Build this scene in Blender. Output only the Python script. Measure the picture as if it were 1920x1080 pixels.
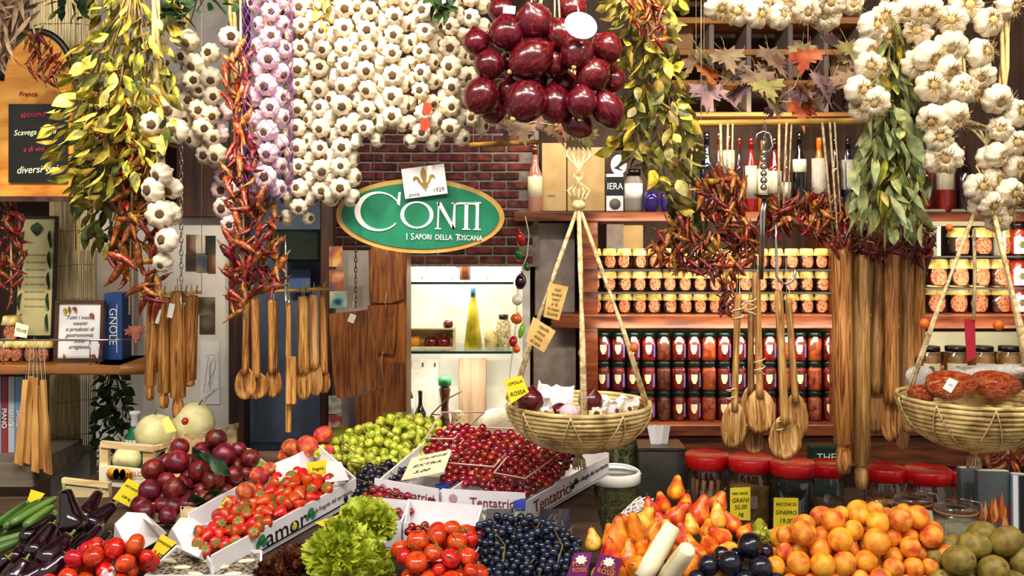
import bpy, math, random
from mathutils import Vector as V, Matrix, Quaternion as Q, Euler
PI=math.pi
for o in list(bpy.data.objects): bpy.data.objects.remove(o)
scene=bpy.context.scene; C=scene.collection
R=random.Random(7)
# ---------------------------------------------------------------- camera (level, eye height 1.6 m; horizon at row 420 of 1080)
F=1900.0; CY=420.0; H=1.6
cam=bpy.data.cameras.new('camera'); co=bpy.data.objects.new('camera',cam); C.objects.link(co)
cam.sensor_width=36; cam.lens=F/1920*36; cam.shift_y=-(540-CY)/1920; cam.clip_start=.05
co.location=(0,0,H); co.rotation_euler=(PI/2,0,0); scene.camera=co
vs=scene.view_settings; vs.view_transform='Standard'; vs.look='None'; vs.gamma=1; vs.use_curve_mapping=False; vs.exposure=0.0
# ---------------------------------------------------------------- market hall daylight
w=bpy.data.worlds.new('hall'); scene.world=w; w.use_nodes=True
bg=w.node_tree.nodes['Background']; bg.inputs[0].default_value=(1.0,.93,.84,1); bg.inputs[1].default_value=.62
def P(px,py,Y): return V(((px-960)/F*Y, Y, H-(py-CY)/F*Y))
def m(px,Y): return px*Y/F                      # pixels -> metres at a distance
def lin(h):
    h=h.lstrip('#'); out=[]
    for i in (0,2,4):
        c=int(h[i:i+2],16)/255; out.append(c/12.92 if c<=.04045 else ((c+.055)/1.055)**2.4)
    return (*out,1)
def light(kind,name,loc,target,energy,color,size=.1,sy=None,angle=60,blend=.6,parent=None):
    l=bpy.data.lights.new(name,kind); l.energy=energy; l.color=color
    if kind=='AREA':
        l.size=size
        if sy: l.shape='RECTANGLE'; l.size_y=sy
    else: l.shadow_soft_size=size
    if kind=='SPOT': l.spot_size=math.radians(angle); l.spot_blend=blend
    o=bpy.data.objects.new(name,l); C.objects.link(o); o.location=loc
    if target is not None: o.rotation_euler=(V(target)-V(loc)).to_track_quat('-Z','Y').to_euler()
    return o
# rows of fluorescent market lights hung from the hall roof over the aisle
for x in (-1.3,0,1.3):
    light('AREA','hall_light',(x,.55,3.15),(x*.8,2.1,1.1),44 if x<0 else 34,(1,.95,.87),1.1,.25)
WARM=(1,.86,.62)
SPOTS=[ # hot spots on the hanging goods: pixel aimed at, distance, lamp offset, energy
 ((650,30),2.2,(.02,-.42,.42),62),((235,70),2.14,(.06,-.4,.42),70),((1840,40),2.02,(-.02,-.45,.42),30),
 ((1205,90),2.16,(.05,-.4,.45),44),((1020,70),2.05,(.0,-.5,.5),20),((1480,40),2.1,(0,-.45,.45),14)]
# ---------------------------------------------------------------- materials
def M(name,a,b=None,c=None,sc=8,rough=.5,bump=0,rand=0,hrand=0,spec=.5,coat=0,trans=0,sss=0,metal=0,kind='noise',st=(1,1,1),det=3,emis=0,bs=None,lo=.35,hi=.65,ior=1.45,dist=0,bdist=.004):
    mt=bpy.data.materials.new(name); mt.use_nodes=True; nt=mt.node_tree; N=nt.nodes; L=nt.links
    p=N['Principled BSDF']
    def si(k,v):
        if k in p.inputs: p.inputs[k].default_value=v
    si('Roughness',rough); si('Specular IOR Level',spec); si('Coat Weight',coat); si('Coat Roughness',.08); si('Transmission Weight',trans); si('Metallic',metal); si('IOR',ior)
    if sss: si('Subsurface Weight',sss); si('Subsurface Radius',(.012,.006,.003)); si('Subsurface Scale',.5)
    col=None
    if b or bump or rand or hrand:
        tc=N.new('ShaderNodeTexCoord'); mp=N.new('ShaderNodeMapping'); mp.inputs['Scale'].default_value=st
        L.new(tc.outputs['Object'],mp.inputs[0])
        oi=N.new('ShaderNodeObjectInfo'); mu=N.new('ShaderNodeMath'); mu.operation='MULTIPLY'; mu.inputs[1].default_value=37
        L.new(oi.outputs['Random'],mu.inputs[0]); L.new(mu.outputs[0],mp.inputs['Location'])
        def tex(k,s):
            if k=='noise': t=N.new('ShaderNodeTexNoise'); t.inputs['Scale'].default_value=s; t.inputs['Detail'].default_value=det; t.inputs['Distortion'].default_value=dist; L.new(mp.outputs[0],t.inputs[0]); return t.outputs['Fac']
            if k=='wave': t=N.new('ShaderNodeTexWave'); t.inputs['Scale'].default_value=s; t.inputs['Distortion'].default_value=dist or 5; t.inputs['Detail'].default_value=det; t.inputs['Detail Scale'].default_value=1.2; L.new(mp.outputs[0],t.inputs[0]); return t.outputs['Fac']
            if k=='vor': t=N.new('ShaderNodeTexVoronoi'); t.inputs['Scale'].default_value=s; L.new(mp.outputs[0],t.inputs[0]); return t.outputs['Distance']
        if b:
            f=tex(kind,sc); rp=N.new('ShaderNodeValToRGB'); e=rp.color_ramp.elements
            e[0].position=lo; e[0].color=lin(a); e[1].position=hi; e[1].color=lin(b)
            if c: x=e.new((lo+hi)/2); x.color=lin(b); e[2].color=lin(c)
            L.new(f,rp.inputs[0]); col=rp.outputs[0]
        if rand or hrand:
            hs=N.new('ShaderNodeHueSaturation')
            if col: L.new(col,hs.inputs['Color'])
            else: hs.inputs['Color'].default_value=lin(a)
            def mr(out,lo_,hi_,inp):
                r=N.new('ShaderNodeMapRange'); r.inputs[3].default_value=lo_; r.inputs[4].default_value=hi_; L.new(out,r.inputs[0]); L.new(r.outputs[0],inp)
            mr(oi.outputs['Random'],1-rand,1+rand,hs.inputs['Value'])
            if hrand:
                fr=N.new('ShaderNodeMath'); fr.operation='FRACT'; L.new(mu.outputs[0],fr.inputs[0]); mr(fr.outputs[0],.5-hrand,.5+hrand,hs.inputs['Hue'])
            col=hs.outputs[0]
        if bump:
            bp=N.new('ShaderNodeBump'); bp.inputs['Strength'].default_value=bump; bp.inputs['Distance'].default_value=bdist
            L.new(tex('noise' if kind!='wave' else 'wave',bs or sc*2),bp.inputs['Height']); L.new(bp.outputs[0],p.inputs['Normal'])
    if col: L.new(col,p.inputs['Base Color'])
    else: p.inputs['Base Color'].default_value=lin(a)
    if emis: p.inputs['Emission Color'].default_value=lin(a); p.inputs['Emission Strength'].default_value=emis
    return mt
def glass(name,tint='#ffffff',fac=.16,rough=.04):
    mt=bpy.data.materials.new(name); mt.use_nodes=True; nt=mt.node_tree; nt.nodes.clear(); N=nt.nodes; L=nt.links
    o=N.new('ShaderNodeOutputMaterial'); mx=N.new('ShaderNodeMixShader'); t=N.new('ShaderNodeBsdfTransparent'); g=N.new('ShaderNodeBsdfGlossy'); lw=N.new('ShaderNodeLayerWeight'); mr=N.new('ShaderNodeMapRange')
    t.inputs[0].default_value=lin(tint); g.inputs['Roughness'].default_value=rough; lw.inputs[0].default_value=.35
    mr.inputs[3].default_value=fac*.5; mr.inputs[4].default_value=.75; L.new(lw.outputs['Fresnel'],mr.inputs[0])
    L.new(mr.outputs[0],mx.inputs[0]); L.new(t.outputs[0],mx.inputs[1]); L.new(g.outputs[0],mx.inputs[2]); L.new(mx.outputs[0],o.inputs[0])
    return mt
# ---------------------------------------------------------------- mesh building
class MB:
    def __init__(s): s.v=[]; s.f=[]; s.mi=[]; s.sm=[]
    def add(s,vs,fs,mi=0,mx=None,sm=True):
        b=len(s.v)
        s.v+= [(mx@V(v))[:] for v in vs] if mx is not None else [tuple(v) for v in vs]
        s.f+=[tuple(b+i for i in f) for f in fs]; s.mi+=[mi]*len(fs); s.sm+=[sm]*len(fs); return s
    def box(s,x0,y0,z0,x1,y1,z1,mi=0,mx=None):
        v=[(x,y,z) for z in (z0,z1) for y in (y0,y1) for x in (x0,x1)]
        return s.add(v,[(0,2,3,1),(4,5,7,6),(0,1,5,4),(2,6,7,3),(0,4,6,2),(1,3,7,5)],mi,mx,False)
    def bbox(s,x0,y0,z0,x1,y1,z1,b,mi=0,mx=None):   # box with chamfered vertical+horizontal edges
        v=[];f=[]
        rings=[(z0,b),(z0+b,0),(z1-b,0),(z1,b)]
        for z,i in rings:
            for (x,y) in ((x0+b,y0+i),(x1-b,y0+i),(x1-i,y0+b),(x1-i,y1-b),(x1-b,y1-i),(x0+b,y1-i),(x0+i,y1-b),(x0+i,y0+b)): v.append((x,y,z))
        for r in range(3):
            for k in range(8): f.append((r*8+k,r*8+(k+1)%8,r*8+8+(k+1)%8,r*8+8+k))
        f.append(tuple(range(7,-1,-1))); f.append(tuple(range(24,32)))
        return s.add(v,f,mi,mx,False)
    def tube(s,pts,rad,seg=6,mi=0,mx=None,closed=False):
        pts=[V(p) for p in pts]; n=len(pts)
        if not hasattr(rad,'__len__'): rad=[rad]*n
        vs=[];fs=[]; up=None
        for i in range(n):
            a=pts[(i-1)%n] if (closed or i>0) else pts[i]; b=pts[(i+1)%n] if (closed or i<n-1) else pts[i]
            d=(b-a); d=d.normalized() if d.length>1e-9 else V((0,0,1))
            if up is None: up=d.orthogonal().normalized()
            up=(up-d*up.dot(d)); up=up.normalized() if up.length>1e-6 else d.orthogonal().normalized()
            sd=d.cross(up)
            for k in range(seg):
                t=2*PI*k/seg; vs.append(pts[i]+(up*math.cos(t)+sd*math.sin(t))*rad[i])
        for i in range(n if closed else n-1):
            j=(i+1)%n
            for k in range(seg): fs.append((i*seg+k,i*seg+(k+1)%seg,j*seg+(k+1)%seg,j*seg+k))
        if not closed: fs.append(tuple(range(seg-1,-1,-1))); fs.append(tuple((n-1)*seg+k for k in range(seg)))
        return s.add(vs,fs,mi,mx)
    def lathe(s,prof,seg=16,mi=0,mx=None,lobe=None,off=None,cap=True):
        vs=[];fs=[];n=len(prof)
        for i,(r,z) in enumerate(prof):
            ox,oy=off(z) if off else (0,0)
            for k in range(seg):
                t=2*PI*k/seg; rr=r*(lobe(t,i/(n-1)) if lobe else 1)
                vs.append((rr*math.cos(t)+ox,rr*math.sin(t)+oy,z))
        for i in range(n-1):
            for k in range(seg): fs.append((i*seg+k,i*seg+(k+1)%seg,(i+1)*seg+(k+1)%seg,(i+1)*seg+k))
        if cap: fs.append(tuple(range(seg-1,-1,-1))); fs.append(tuple((n-1)*seg+k for k in range(seg)))
        return s.add(vs,fs,mi,mx)
    def poly(s,pts,d,mi=0,mx=None,axis='y'):          # outline in x,z; thickness d towards -y
        n=len(pts); v=[(x,0,z) for x,z in pts]+[(x,-d,z) for x,z in pts]
        f=[tuple(range(n)),tuple(range(2*n-1,n-1,-1))]+[(i,n+i,n+(i+1)%n,(i+1)%n) for i in range(n)]
        ar=sum(pts[i][0]*pts[(i+1)%n][1]-pts[(i+1)%n][0]*pts[i][1] for i in range(n))
        if ar>0: f=[tuple(reversed(q)) for q in f]
        return s.add(v,f,mi,mx,False)
    def ball(s,r,seg=10,rings=7,mi=0,mx=None,sz=1):
        return s.lathe([(r*math.sin(PI*i/rings)+(1e-5 if i in(0,rings) else 0),-r*sz*math.cos(PI*i/rings)) for i in range(rings+1)],seg,mi,mx)
    def mesh(s,name,*mats):
        me=bpy.data.meshes.new(name); me.from_pydata(s.v,[],s.f)
        for x in mats: me.materials.append(x)
        me.polygons.foreach_set('material_index',s.mi); me.polygons.foreach_set('use_smooth',s.sm); me.update(); return me
def ob(name,me,parent=None,loc=(0,0,0),rot=None,scale=None,label=None):
    o=bpy.data.objects.new(name,me); C.objects.link(o); o.location=loc
    if rot is not None:
        if isinstance(rot,Q): o.rotation_mode='QUATERNION'; o.rotation_quaternion=rot
        else: o.rotation_euler=rot
    if scale is not None: o.scale=scale if hasattr(scale,'__len__') else (scale,)*3
    if parent: o.parent=parent
    if label: o['label']=label
    return o
def tag(o,label,cat,group=None):
    o['label']=label; o['category']=cat
    if group: o['group']=group
    return o
def thing(name,label,cat,loc=(0,0,0),rot=None,group=None,scale=None):
    return tag(ob(name,None,None,loc,rot,scale),label,cat,group)
def struct(name,me,loc=(0,0,0),rot=None,parent=None):
    o=ob(name,me,parent,loc,rot)
    if not parent: o['kind']='structure'
    return o
def copytree(o,parent=None):
    c=o.copy(); C.objects.link(c); c.parent=parent
    for ch in list(o.children): copytree(ch,c)
    return c
def killtree(o):
    for ch in list(o.children): killtree(ch)
    bpy.data.objects.remove(o)
def put(proto,label,loc,rot=None,scale=None,group=None):
    c=copytree(proto); c.location=loc; c['label']=label
    if rot is not None: c.rotation_euler=rot
    if scale is not None: c.scale=scale if hasattr(scale,'__len__') else (scale,)*3
    if group: c['group']=group
    return c
def aim(d,roll=0):
    return V(d).to_track_quat('Z','Y')@Q((0,0,1),roll)
def text(body,size,mat,parent,loc,rot=(PI/2,0,0),ext=.0006,shear=0,name='lettering',align='CENTER',sx=1):
    c=bpy.data.curves.new('lettering','FONT'); c.body=body; c.size=size; c.extrude=ext; c.shear=shear; c.align_x=align; c.align_y='CENTER'; c.resolution_u=3
    c.materials.append(mat); o=bpy.data.objects.new(name,c); C.objects.link(o); o.location=loc
    if isinstance(rot,Q): o.rotation_mode='QUATERNION'; o.rotation_quaternion=rot
    else: o.rotation_euler=rot
    o.scale=(sx,1,1); o.parent=parent; return o
ORD='first second third fourth fifth sixth seventh eighth ninth tenth eleventh twelfth thirteenth fourteenth fifteenth sixteenth seventeenth eighteenth nineteenth twentieth'.split()
# sloping stall surface: height z = Z0 + SL*Y
Z0,SL=.722,.13
def S(px,py,h=0):
    Y=(H-Z0-h)/((py-CY)/F+SL); return P(px,py,Y)
def inside(p,poly):
    x,y=p; r=False; n=len(poly)
    for i in range(n):
        (x1,y1),(x2,y2)=poly[i],poly[i-1]
        if (y1>y)!=(y2>y) and x<(x2-x1)*(y-y1)/(y2-y1)+x1: r=not r
    return r
def fill(poly,gap,n=300,seed=1,tries=14000):
    rr=random.Random(seed); xs=[p[0] for p in poly]; ys=[p[1] for p in poly]; out=[]
    for _ in range(tries):
        p=(rr.uniform(min(xs),max(xs)),rr.uniform(min(ys),max(ys)))
        if inside(p,poly) and all((p[0]-q[0])**2+(p[1]-q[1])**2>gap*gap for q in out):
            out.append(p)
            if len(out)>=n: break
    return out
def relax(pts,r,it=12):
    import numpy as np
    a=np.array([list(p) for p in pts],float)
    rr=np.array(r if hasattr(r,'__len__') else [r]*len(a),float)
    for _ in range(it):
        d=a[:,None]-a[None]; L=np.sqrt((d**2).sum(-1))+1e-9; need=(rr[:,None]+rr[None])*.97-L
        np.fill_diagonal(need,0); need=np.clip(need,0,None)
        a+= (d/L[...,None]*need[...,None]*.42).sum(1)
    return [V(x) for x in a]
# ---------------------------------------------------------------- palette
wood_red=M('wood_red','#4a1f0e','#7a3a1c','#8d4a24',sc=5,st=(1.2,9,9),rough=.42,bump=.15,det=5)
wood_shelf=M('wood_shelf','#3f1a0b','#6e3214','#7f421c',sc=4,st=(1.5,12,12),rough=.4,bump=.15,det=5)
wood_dark=M('wood_dark','#26130b','#3f2214','#4c2b19',sc=5,st=(10,10,1),rough=.5,bump=.2,det=4)
wood_orange=M('wood_orange','#6a3512','#a05a22','#b56c2c',sc=5,st=(9,9,1),rough=.45,bump=.2,det=4)
wood_honey=M('wood_honey','#8d5a24','#c48a45','#d9a560',sc=5,st=(10,10,1.2),rough=.45,bump=.2,det=5,rand=.12)
olive=M('olive_wood','#552c0e','#a96e30','#cf9b55',kind='noise',sc=14,st=(9,9,.5),dist=1.5,rough=.5,bump=.06,det=4,rand=.12,hrand=.008,lo=.32,hi=.66)
olive_pale=M('olive_wood_pale','#6a4018','#a87640','#cda068',kind='noise',sc=14,st=(8,8,.45),dist=1.6,rough=.5,bump=.06,det=4,rand=.14,hrand=.008,lo=.32,hi=.66)
board_wood=M('board_wood','#54280f','#8e4f20','#a96a30',kind='noise',sc=12,st=(9,9,.5),dist=1.6,rough=.5,bump=.06,det=4,rand=.1,lo=.34,hi=.66)
crate_wood=M('crate_wood','#a98a5c','#c9ad7e','#ddc598',sc=6,st=(2,12,12),rough=.7,bump=.15,rand=.08)
reed=M('reed','#94804e','#cbb684','#e4d4a6',sc=9,st=(60,60,1.5),rough=.8,bump=.3,det=2)
plaster=M('plaster_white','#d4cdc4','#e4ded6',sc=12,rough=.8,bump=.05)
plaster_grey=M('plaster_grey','#a29990','#b8aea5',sc=12,rough=.85,bump=.08)
plaster_dim=M('plaster_brown','#3b2a20','#50392b',sc=6,rough=.85,bump=.08)
lilac_grey=M('grey_panel','#857870','#9b8d86',sc=25,rough=.75,bump=.08)
blue_grey=M('blue_panel','#4c586e','#5d6980',sc=9,rough=.7,bump=.04)
brick_m=M('brick','#2e100d','#561f1a','#6a2f28',sc=30,rough=.85,bump=.35,rand=.22,hrand=.015)
mortar=M('mortar','#6d5f56','#857870',sc=40,rough=.9,bump=.3)
floor_m=M('floor_stone','#4a423a','#625950',sc=6,rough=.6,bump=.05)
black=M('black','#0b0908',rough=.45); black_gl=M('black_gloss','#0a0809',rough=.12,spec=.6)
white=M('white_paper','#f1eeea',rough=.7); white_card=M('white_card','#e9e6e6','#f4f2f0',sc=14,rough=.6)
cream=M('cream_paper','#ead9b0','#f2e6c6',sc=10,rough=.75); kraft=M('kraft','#c09a55','#d8b46c',sc=20,rough=.8,rand=.05)
cardbeige=M('card_beige','#b08f5c','#c2a272',sc=12,rough=.75,rand=.05)
yellow_tag=M('yellow_tag','#f2d51e','#fbe63a',sc=8,rough=.6); ink=M('ink','#1c1416',rough=.6); ink_red=M('ink_red','#7c1320',rough=.6); ink_grey=M('ink_grey','#6d6660',rough=.7)
chalk=M('chalk','#efe9cf',rough=.9); chalk_red=M('chalk_red','#b5354a',rough=.9)
steel=M('steel','#c9c9cc',rough=.18,metal=1); steel_dk=M('steel_dark','#53504e','#7b7570',sc=6,rough=.28,metal=.9)
jute=M('jute','#a1875a','#cbb384','#dcc79c',sc=90,rough=.9,bump=.5,rand=.06); string=M('string','#cbb890','#e2d3b0',sc=120,rough=.9,bump=.3)
raffia=M('raffia','#8f7444','#c2a669','#dac185',sc=30,rough=.75,bump=.35,rand=.1)
purple=M('purple_net','#7d3f96',rough=.5); leaf_stem=M('stem_brown','#4c3a20','#75603a',sc=20,rough=.8)
clear=glass('clear_glass'); clear2=glass('shelf_glass','#f0f8f4',.2)
gold=M('gold_paint','#b98b3e','#caa255',sc=20,rough=.45); greenpaint=M('sign_green','#0c6a4a','#0f7552',sc=30,rough=.5)
# ---------------------------------------------------------------- room
def slab(px0,py0,px1,py1,Y,d,bev=0):
    a=P(px0,py1,Y); b=P(px1,py0,Y); cx=(a.x+b.x)/2; w_=(b.x-a.x)/2; h_=b.z-a.z
    mb=MB()
    (mb.bbox(-w_,0,0,w_,d,h_,bev) if bev else mb.box(-w_,0,0,w_,d,h_)); return mb,V((cx,Y,a.z))
def sslab(name,px0,py0,px1,py1,Y,d,mat,bev=0):
    mb,l=slab(px0,py0,px1,py1,Y,d,bev); return struct(name,mb.mesh(name,mat),l)
struct('floor',MB().box(-3.2,-1.5,-.1,3.4,4.9,0).mesh('floor',floor_m))
struct('wall_back',MB().box(-3.2,4.7,0,3.4,4.9,3.3).mesh('wall_back',plaster_dim))
struct('wall_left',MB().box(-3.2,1.6,0,-3.0,4.7,3.3).mesh('wall_left',plaster_grey))
struct('wall_right',MB().box(3.2,1.6,0,3.4,4.7,3.3).mesh('wall_right',plaster_grey))
struct('ceiling',MB().box(-3.2,1.6,3.3,3.4,4.9,3.4).mesh('ceiling',plaster_dim))
# left notice-board wall, dark posts, blue panel
sslab('wall_notice',150,395,432,1150,3.35,.1,plaster)
sslab('trim_1',330,250,432,408,3.3,.12,wood_dark,.004)
sslab('wall_upper_left',-350,-260,640,262,3.9,.1,plaster_grey)
sslab('trim_2',428,-60,458,1150,3.25,.08,wood_dark,.004)
sslab('wall_blue',456,250,604,1150,3.45,.08,blue_grey)
sslab('trim_3',600,330,622,1150,3.3,.08,wood_dark,.004)
sslab('trim_4',694,440,762,1150,3.3,.16,wood_orange,.004)
sslab('trim_5',620,470,696,1150,3.5,.06,plaster_grey)
sslab('trim_6',-80,-120,28,380,3.15,.1,wood_dark,.004)
# brick wall behind the sign, each brick a piece
bw=sslab('wall_brick',600,130,1010,500,3.92,.1,mortar)
bm=MB().bbox(-.049,-.008,-.0135,.049,.02,.0135,.003).mesh('brick',brick_m)
bl=bw.location
for r in range(21):
    for k in range(8):
        p=P(618+k*51+(25 if r%2 else 0),139+r*17.4,3.92)
        if p.x>P(986,0,3.92).x: continue
        ob('brick',bm,bw,(p.x-bl.x+R.uniform(-.001,.001),R.uniform(-.003,.002),p.z-bl.z),(0,R.uniform(-.02,.02),0))
# white lit niche with glass shelves
nm=MB(); a=P(762,395,4.0); b=P(965,1000,4.0)
nm.box(a.x-.02,4.25,b.z,b.x+.06,4.29,a.z); nm.box(a.x-.04,3.95,b.z,a.x-.01,4.25,a.z); nm.box(b.x+.03,3.95,b.z,b.x+.06,4.25,a.z); nm.box(a.x-.04,3.95,a.z,b.x+.06,4.29,a.z+.03); nm.box(a.x-.04,3.95,b.z-.03,b.x+.06,4.29,P(0,812,3.98).z)
struct('wall_niche',nm.mesh('wall_niche',plaster))
light('AREA','niche_light',(P(860,0,4.08).x,4.05,a.z-.015),(P(860,0,4.08).x,4.1,0),9,(1,.93,.8),.22,.05)
light('AREA','niche_light',(P(860,0,4.08).x,4.0,P(0,668,3.98).z),(P(860,0,4.08).x,4.2,0),1.6,(1,.93,.82),.25,.03)  # second light added under the lower shelf to brighten the niche bottom
for i,py in enumerate((530,660)):
    mb,l=slab(757,py-2,963,py+3,3.98,.25)
    g=tag(ob('glass_shelf',mb.mesh('glass_shelf',clear2),None,l),('upper','lower')[i]+' glass shelf with dark green edge in the white niche','shelf','glass niche shelves')
    mb=MB(); w_=m(103,3.98); ob('edge_strip',mb.box(-w_,-.004,0,w_,-.0005,.009).mesh('edge_strip',M('glass_edge','#12372c',rough=.2)),g)
# shelf unit on the right: back panel, uprights and boards
UB=4.22
sslab('wall_shelf_back',985,-40,2100,1040,UB,.05,M('shelf_back','#3a2417','#5a3c28',sc=4,st=(8,8,1),rough=.6,bump=.1))
un=thing('wall_shelf_unit','tall red-brown wooden wall shelving full of jars and bottles','shelving',P(1300,1150,3.85))
def upart(name,px0,py0,px1,py1,Y,d,mat,bev=.003):
    mb,l=slab(px0,py0,px1,py1,Y,d,bev); return ob(name,mb.mesh(name,mat),un,l-un.location)
upart('shelf_board',963,397,2050,415,3.8,.4,wood_shelf)
upart('shelf_board',1035,591,2050,616,3.8,.4,wood_shelf)
upart('shelf_board',1165,797,2050,818,3.8,.4,wood_shelf)
upart('apron',1165,819,2050,875,3.85,.03,wood_shelf)
upart('upright',1090,416,1121,800,3.84,.34,wood_shelf)
upart('upright',1560,416,1600,797,3.84,.34,wood_shelf)
upart('back_panel',1003,418,1078,592,3.95,.03,lilac_grey); upart('back_panel',1000,612,1080,800,3.95,.03,lilac_grey)
upart('thin_shelf',1097,505,1562,508,3.82,.3,black,0); upart('thin_shelf',1097,548,1562,551,3.82,.3,black,0)
pale_olive=M('pale_shelf','#a9a68a','#bebba2',sc=8,rough=.6)
upart('pale_board',1730,392,2050,424,3.92,.03,pale_olive); upart('pale_board',1730,622,2050,660,4.0,.03,pale_olive)
upart('bracket',1757,424,1764,480,3.83,.2,pale_olive,0); upart('bracket',1880,424,1886,480,3.83,.2,pale_olive,0)
upart('thin_shelf',1735,480,2050,483,3.82,.3,black,0); upart('thin_shelf',1735,540,2050,543,3.82,.3,black,0)
# unseen warm fill lights added before the shelves to brighten jars and bottles
for x0,py,e in ((1250,420,1.9),(1500,420,1.9),(1250,512,.8),(1480,512,.8),(1250,555,.8),(1480,555,.8),(1250,622,1.7),(1480,622,1.7),(1830,430,1.2),(1830,487,1.0),(1830,546,1.0),(1830,630,1.8),(1400,225,3.0),(1060,240,1.2)):
    p=P(x0,py,3.74); light('AREA','shelf_fill_light',p,(p.x,4.0,p.z-.22),e,(1,.88,.66),.5,.04)
# wine rack of pale wooden cubes at the top right
rk=thing('wine_rack','pale wooden wine rack of open cubes high behind the maple leaves','wine rack',P(1450,235,3.9))
rackw=M('rack_wood','#a9682c','#cf9148',sc=5,st=(1,9,9),rough=.55,bump=.1); greyw=M('rack_grey','#84736a','#978478',sc=9,rough=.7)
def rpart(n,a0,b0,a1,b1,Y,d,mt):
    mb,l=slab(a0,b0,a1,b1,Y,d,.002); ob(n,mb.mesh(n,mt),rk,l-rk.location)
for a0,b0,a1,b1 in ((1230,32,1620,44),(1230,92,1620,103),(1230,150,1620,160),(1230,210,1620,218),(1230,-30,1620,-20)): rpart('shelf_slat',a0,b0,a1,b1,3.9,.22,rackw)
for x in (1236,1330,1400,1478,1545,1610): rpart('divider',x,-30,x+9,216,3.91,.2,greyw)
for a0,b0,a1,b1 in ((1245,45,1300,92),(1480,75,1503,145),(1558,104,1606,150)): rpart('crate_panel',a0,b0,a1,b1,4.0,.02,M('crate_panel','#a5764b','#bb8b5c',sc=4,rough=.6))
# poles that carry the hanging goods
pole=M('pole_wood','#7d5a22','#b3873b','#c89b4e',sc=8,st=(1,9,9),rough=.55,bump=.2)
def stick(name,label,a,b,r,mat=pole,cat='pole'):
    c=(a+b)/2; t=thing(name,label,cat,c); ob('bar',MB().tube([a-c,(b-a)*.1+a-c,b-c],[r,r*1.05,r*.95],8).mesh(name,mat),t); mb=MB()
    for q in (.06,.94): p=a.lerp(b,q)-c; mb.tube([p,V((p.x,p.y,3.3-c.z))],.0012,4)
    ob('support_cord',mb.mesh('support_cord',string),t); return t
stick('hanging_pole','long pale pole above the bottles carrying the leaf garland',P(1290,232,2.26),P(1700,226,2.26),.0078)
stick('hanging_pole','short pole below the red onions in front of the bricks',P(880,272,2.6),P(1010,266,2.6),.0065)
stick('hanging_rail','thick wooden rail over the stall front from which the garlic hangs',V((-1.5,2.2,2.32)),V((1.5,2.2,2.32)),.02)
stick('hanging_rail','rear wooden rail high over the stall carrying the chains',V((-1.5,2.7,2.5)),V((1.5,2.7,2.5)),.015)
# stall counters
tw=M('stall_wood','#33241a','#4d382a',sc=5,st=(2,9,9),rough=.7,bump=.1)
def counter(name,label,x0,x1,y0,y1,slope=True,z=.82):
    t=thing(name,label,'counter',((x0+x1)/2,(y0+y1)/2,0))
    lx=(x1-x0)/2; ly=(y1-y0)/2; z0=Z0+SL*y0 if slope else z; z1=Z0+SL*y1 if slope else z
    mb=MB(); v=[(-lx,-ly,z0),(lx,-ly,z0),(lx,ly,z1),(-lx,ly,z1)]; v+=[(a,b,c-.03) for a,b,c in v]
    mb.add(v,[(0,1,2,3),(7,6,5,4),(0,4,5,1),(1,5,6,2),(2,6,7,3),(3,7,4,0)],sm=False); ob('counter_top',mb.mesh('counter_top',tw),t)
    lm=MB().box(-.025,-.025,0,.025,.025,1).mesh('leg',tw)
    for sx in(-1,1):
        for sy in(-1,1): ob('leg',lm,t,(sx*(lx-.04),sy*(ly-.04),0),None,(1,1,(z0 if sy<0 else z1)-.03))
counter('stall_counter','sloping wooden stall counter under the courgettes and aubergines',-1.4,-.86,1.4,2.2)
counter('stall_counter','sloping wooden stall counter under the fruit trays and grapes',-.855,.18,1.4,2.48)
counter('stall_counter','sloping wooden stall counter under the pears, apricots and kiwis',.185,1.35,1.4,1.97)
counter('stall_counter','low wooden counter carrying the big red-lidded jars',.19,1.6,2.05,3.0,False,.82)
counter('stall_counter','small back counter behind the melon crate',-1.1,-.62,2.53,2.85,False,P(0,880,2.72).z)
# ---------------------------------------------------------------- garlic
garlic_m=M('garlic_skin','#a98f6c','#dccdb2','#efe6d3',sc=3.2,st=(9,9,1.2),rough=.5,bump=.2,rand=.1,hrand=.012,spec=.35,sss=.05)  # dark streaks put the shade of the folds into the skin colour
garlic_pink=M('garlic_skin_pink','#b28796','#ddbfc6','#efdfe0',sc=3,st=(9,9,1.2),rough=.5,bump=.12,rand=.08,spec=.35,sss=.05)
root_m=M('garlic_root','#3a2616','#77583a',sc=90,rough=.95,bump=.6,rand=.15)
tuft_m=M('root_hair','#8d6f42','#c2a468',sc=40,rough=.9,rand=.12)
def garlic_mesh(seed,mat):
    r=random.Random(seed); n=r.choice((8,9,10)); am=r.uniform(.13,.22); ph=r.uniform(0,6); sq=r.uniform(.88,1.08)
    prof=[(.02,-.55),(.2,-.58),(.31,-.66),(.56,-.66),(.84,-.46),(1,-.1),(.95,.25),(.72,.53),(.4,.74),(.2,.96),(.13,1.25),(.02,1.27)]
    def lobe(t,u):
        k=math.sin(PI*min(1,max(0,(u-.12)/.7))) if .12<u<.82 else 0
        return 1-k*am*(1-math.sqrt(abs(math.cos(n*t/2+ph))))*1.5
    return MB().lathe([(a,b*sq) for a,b in prof],30,0,None,lobe).mesh('garlic_bulb',mat)
GAR=[garlic_mesh(i,garlic_m) for i in range(5)]; GARP=[garlic_mesh(i+9,garlic_pink) for i in range(3)]
ROOT=MB().lathe([(.38,-.58),(.33,-.69),(.16,-.73),(.01,-.71)],11,0,None,lambda t,u:1+.14*math.sin(5*t)).mesh('root_disc',root_m)
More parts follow.
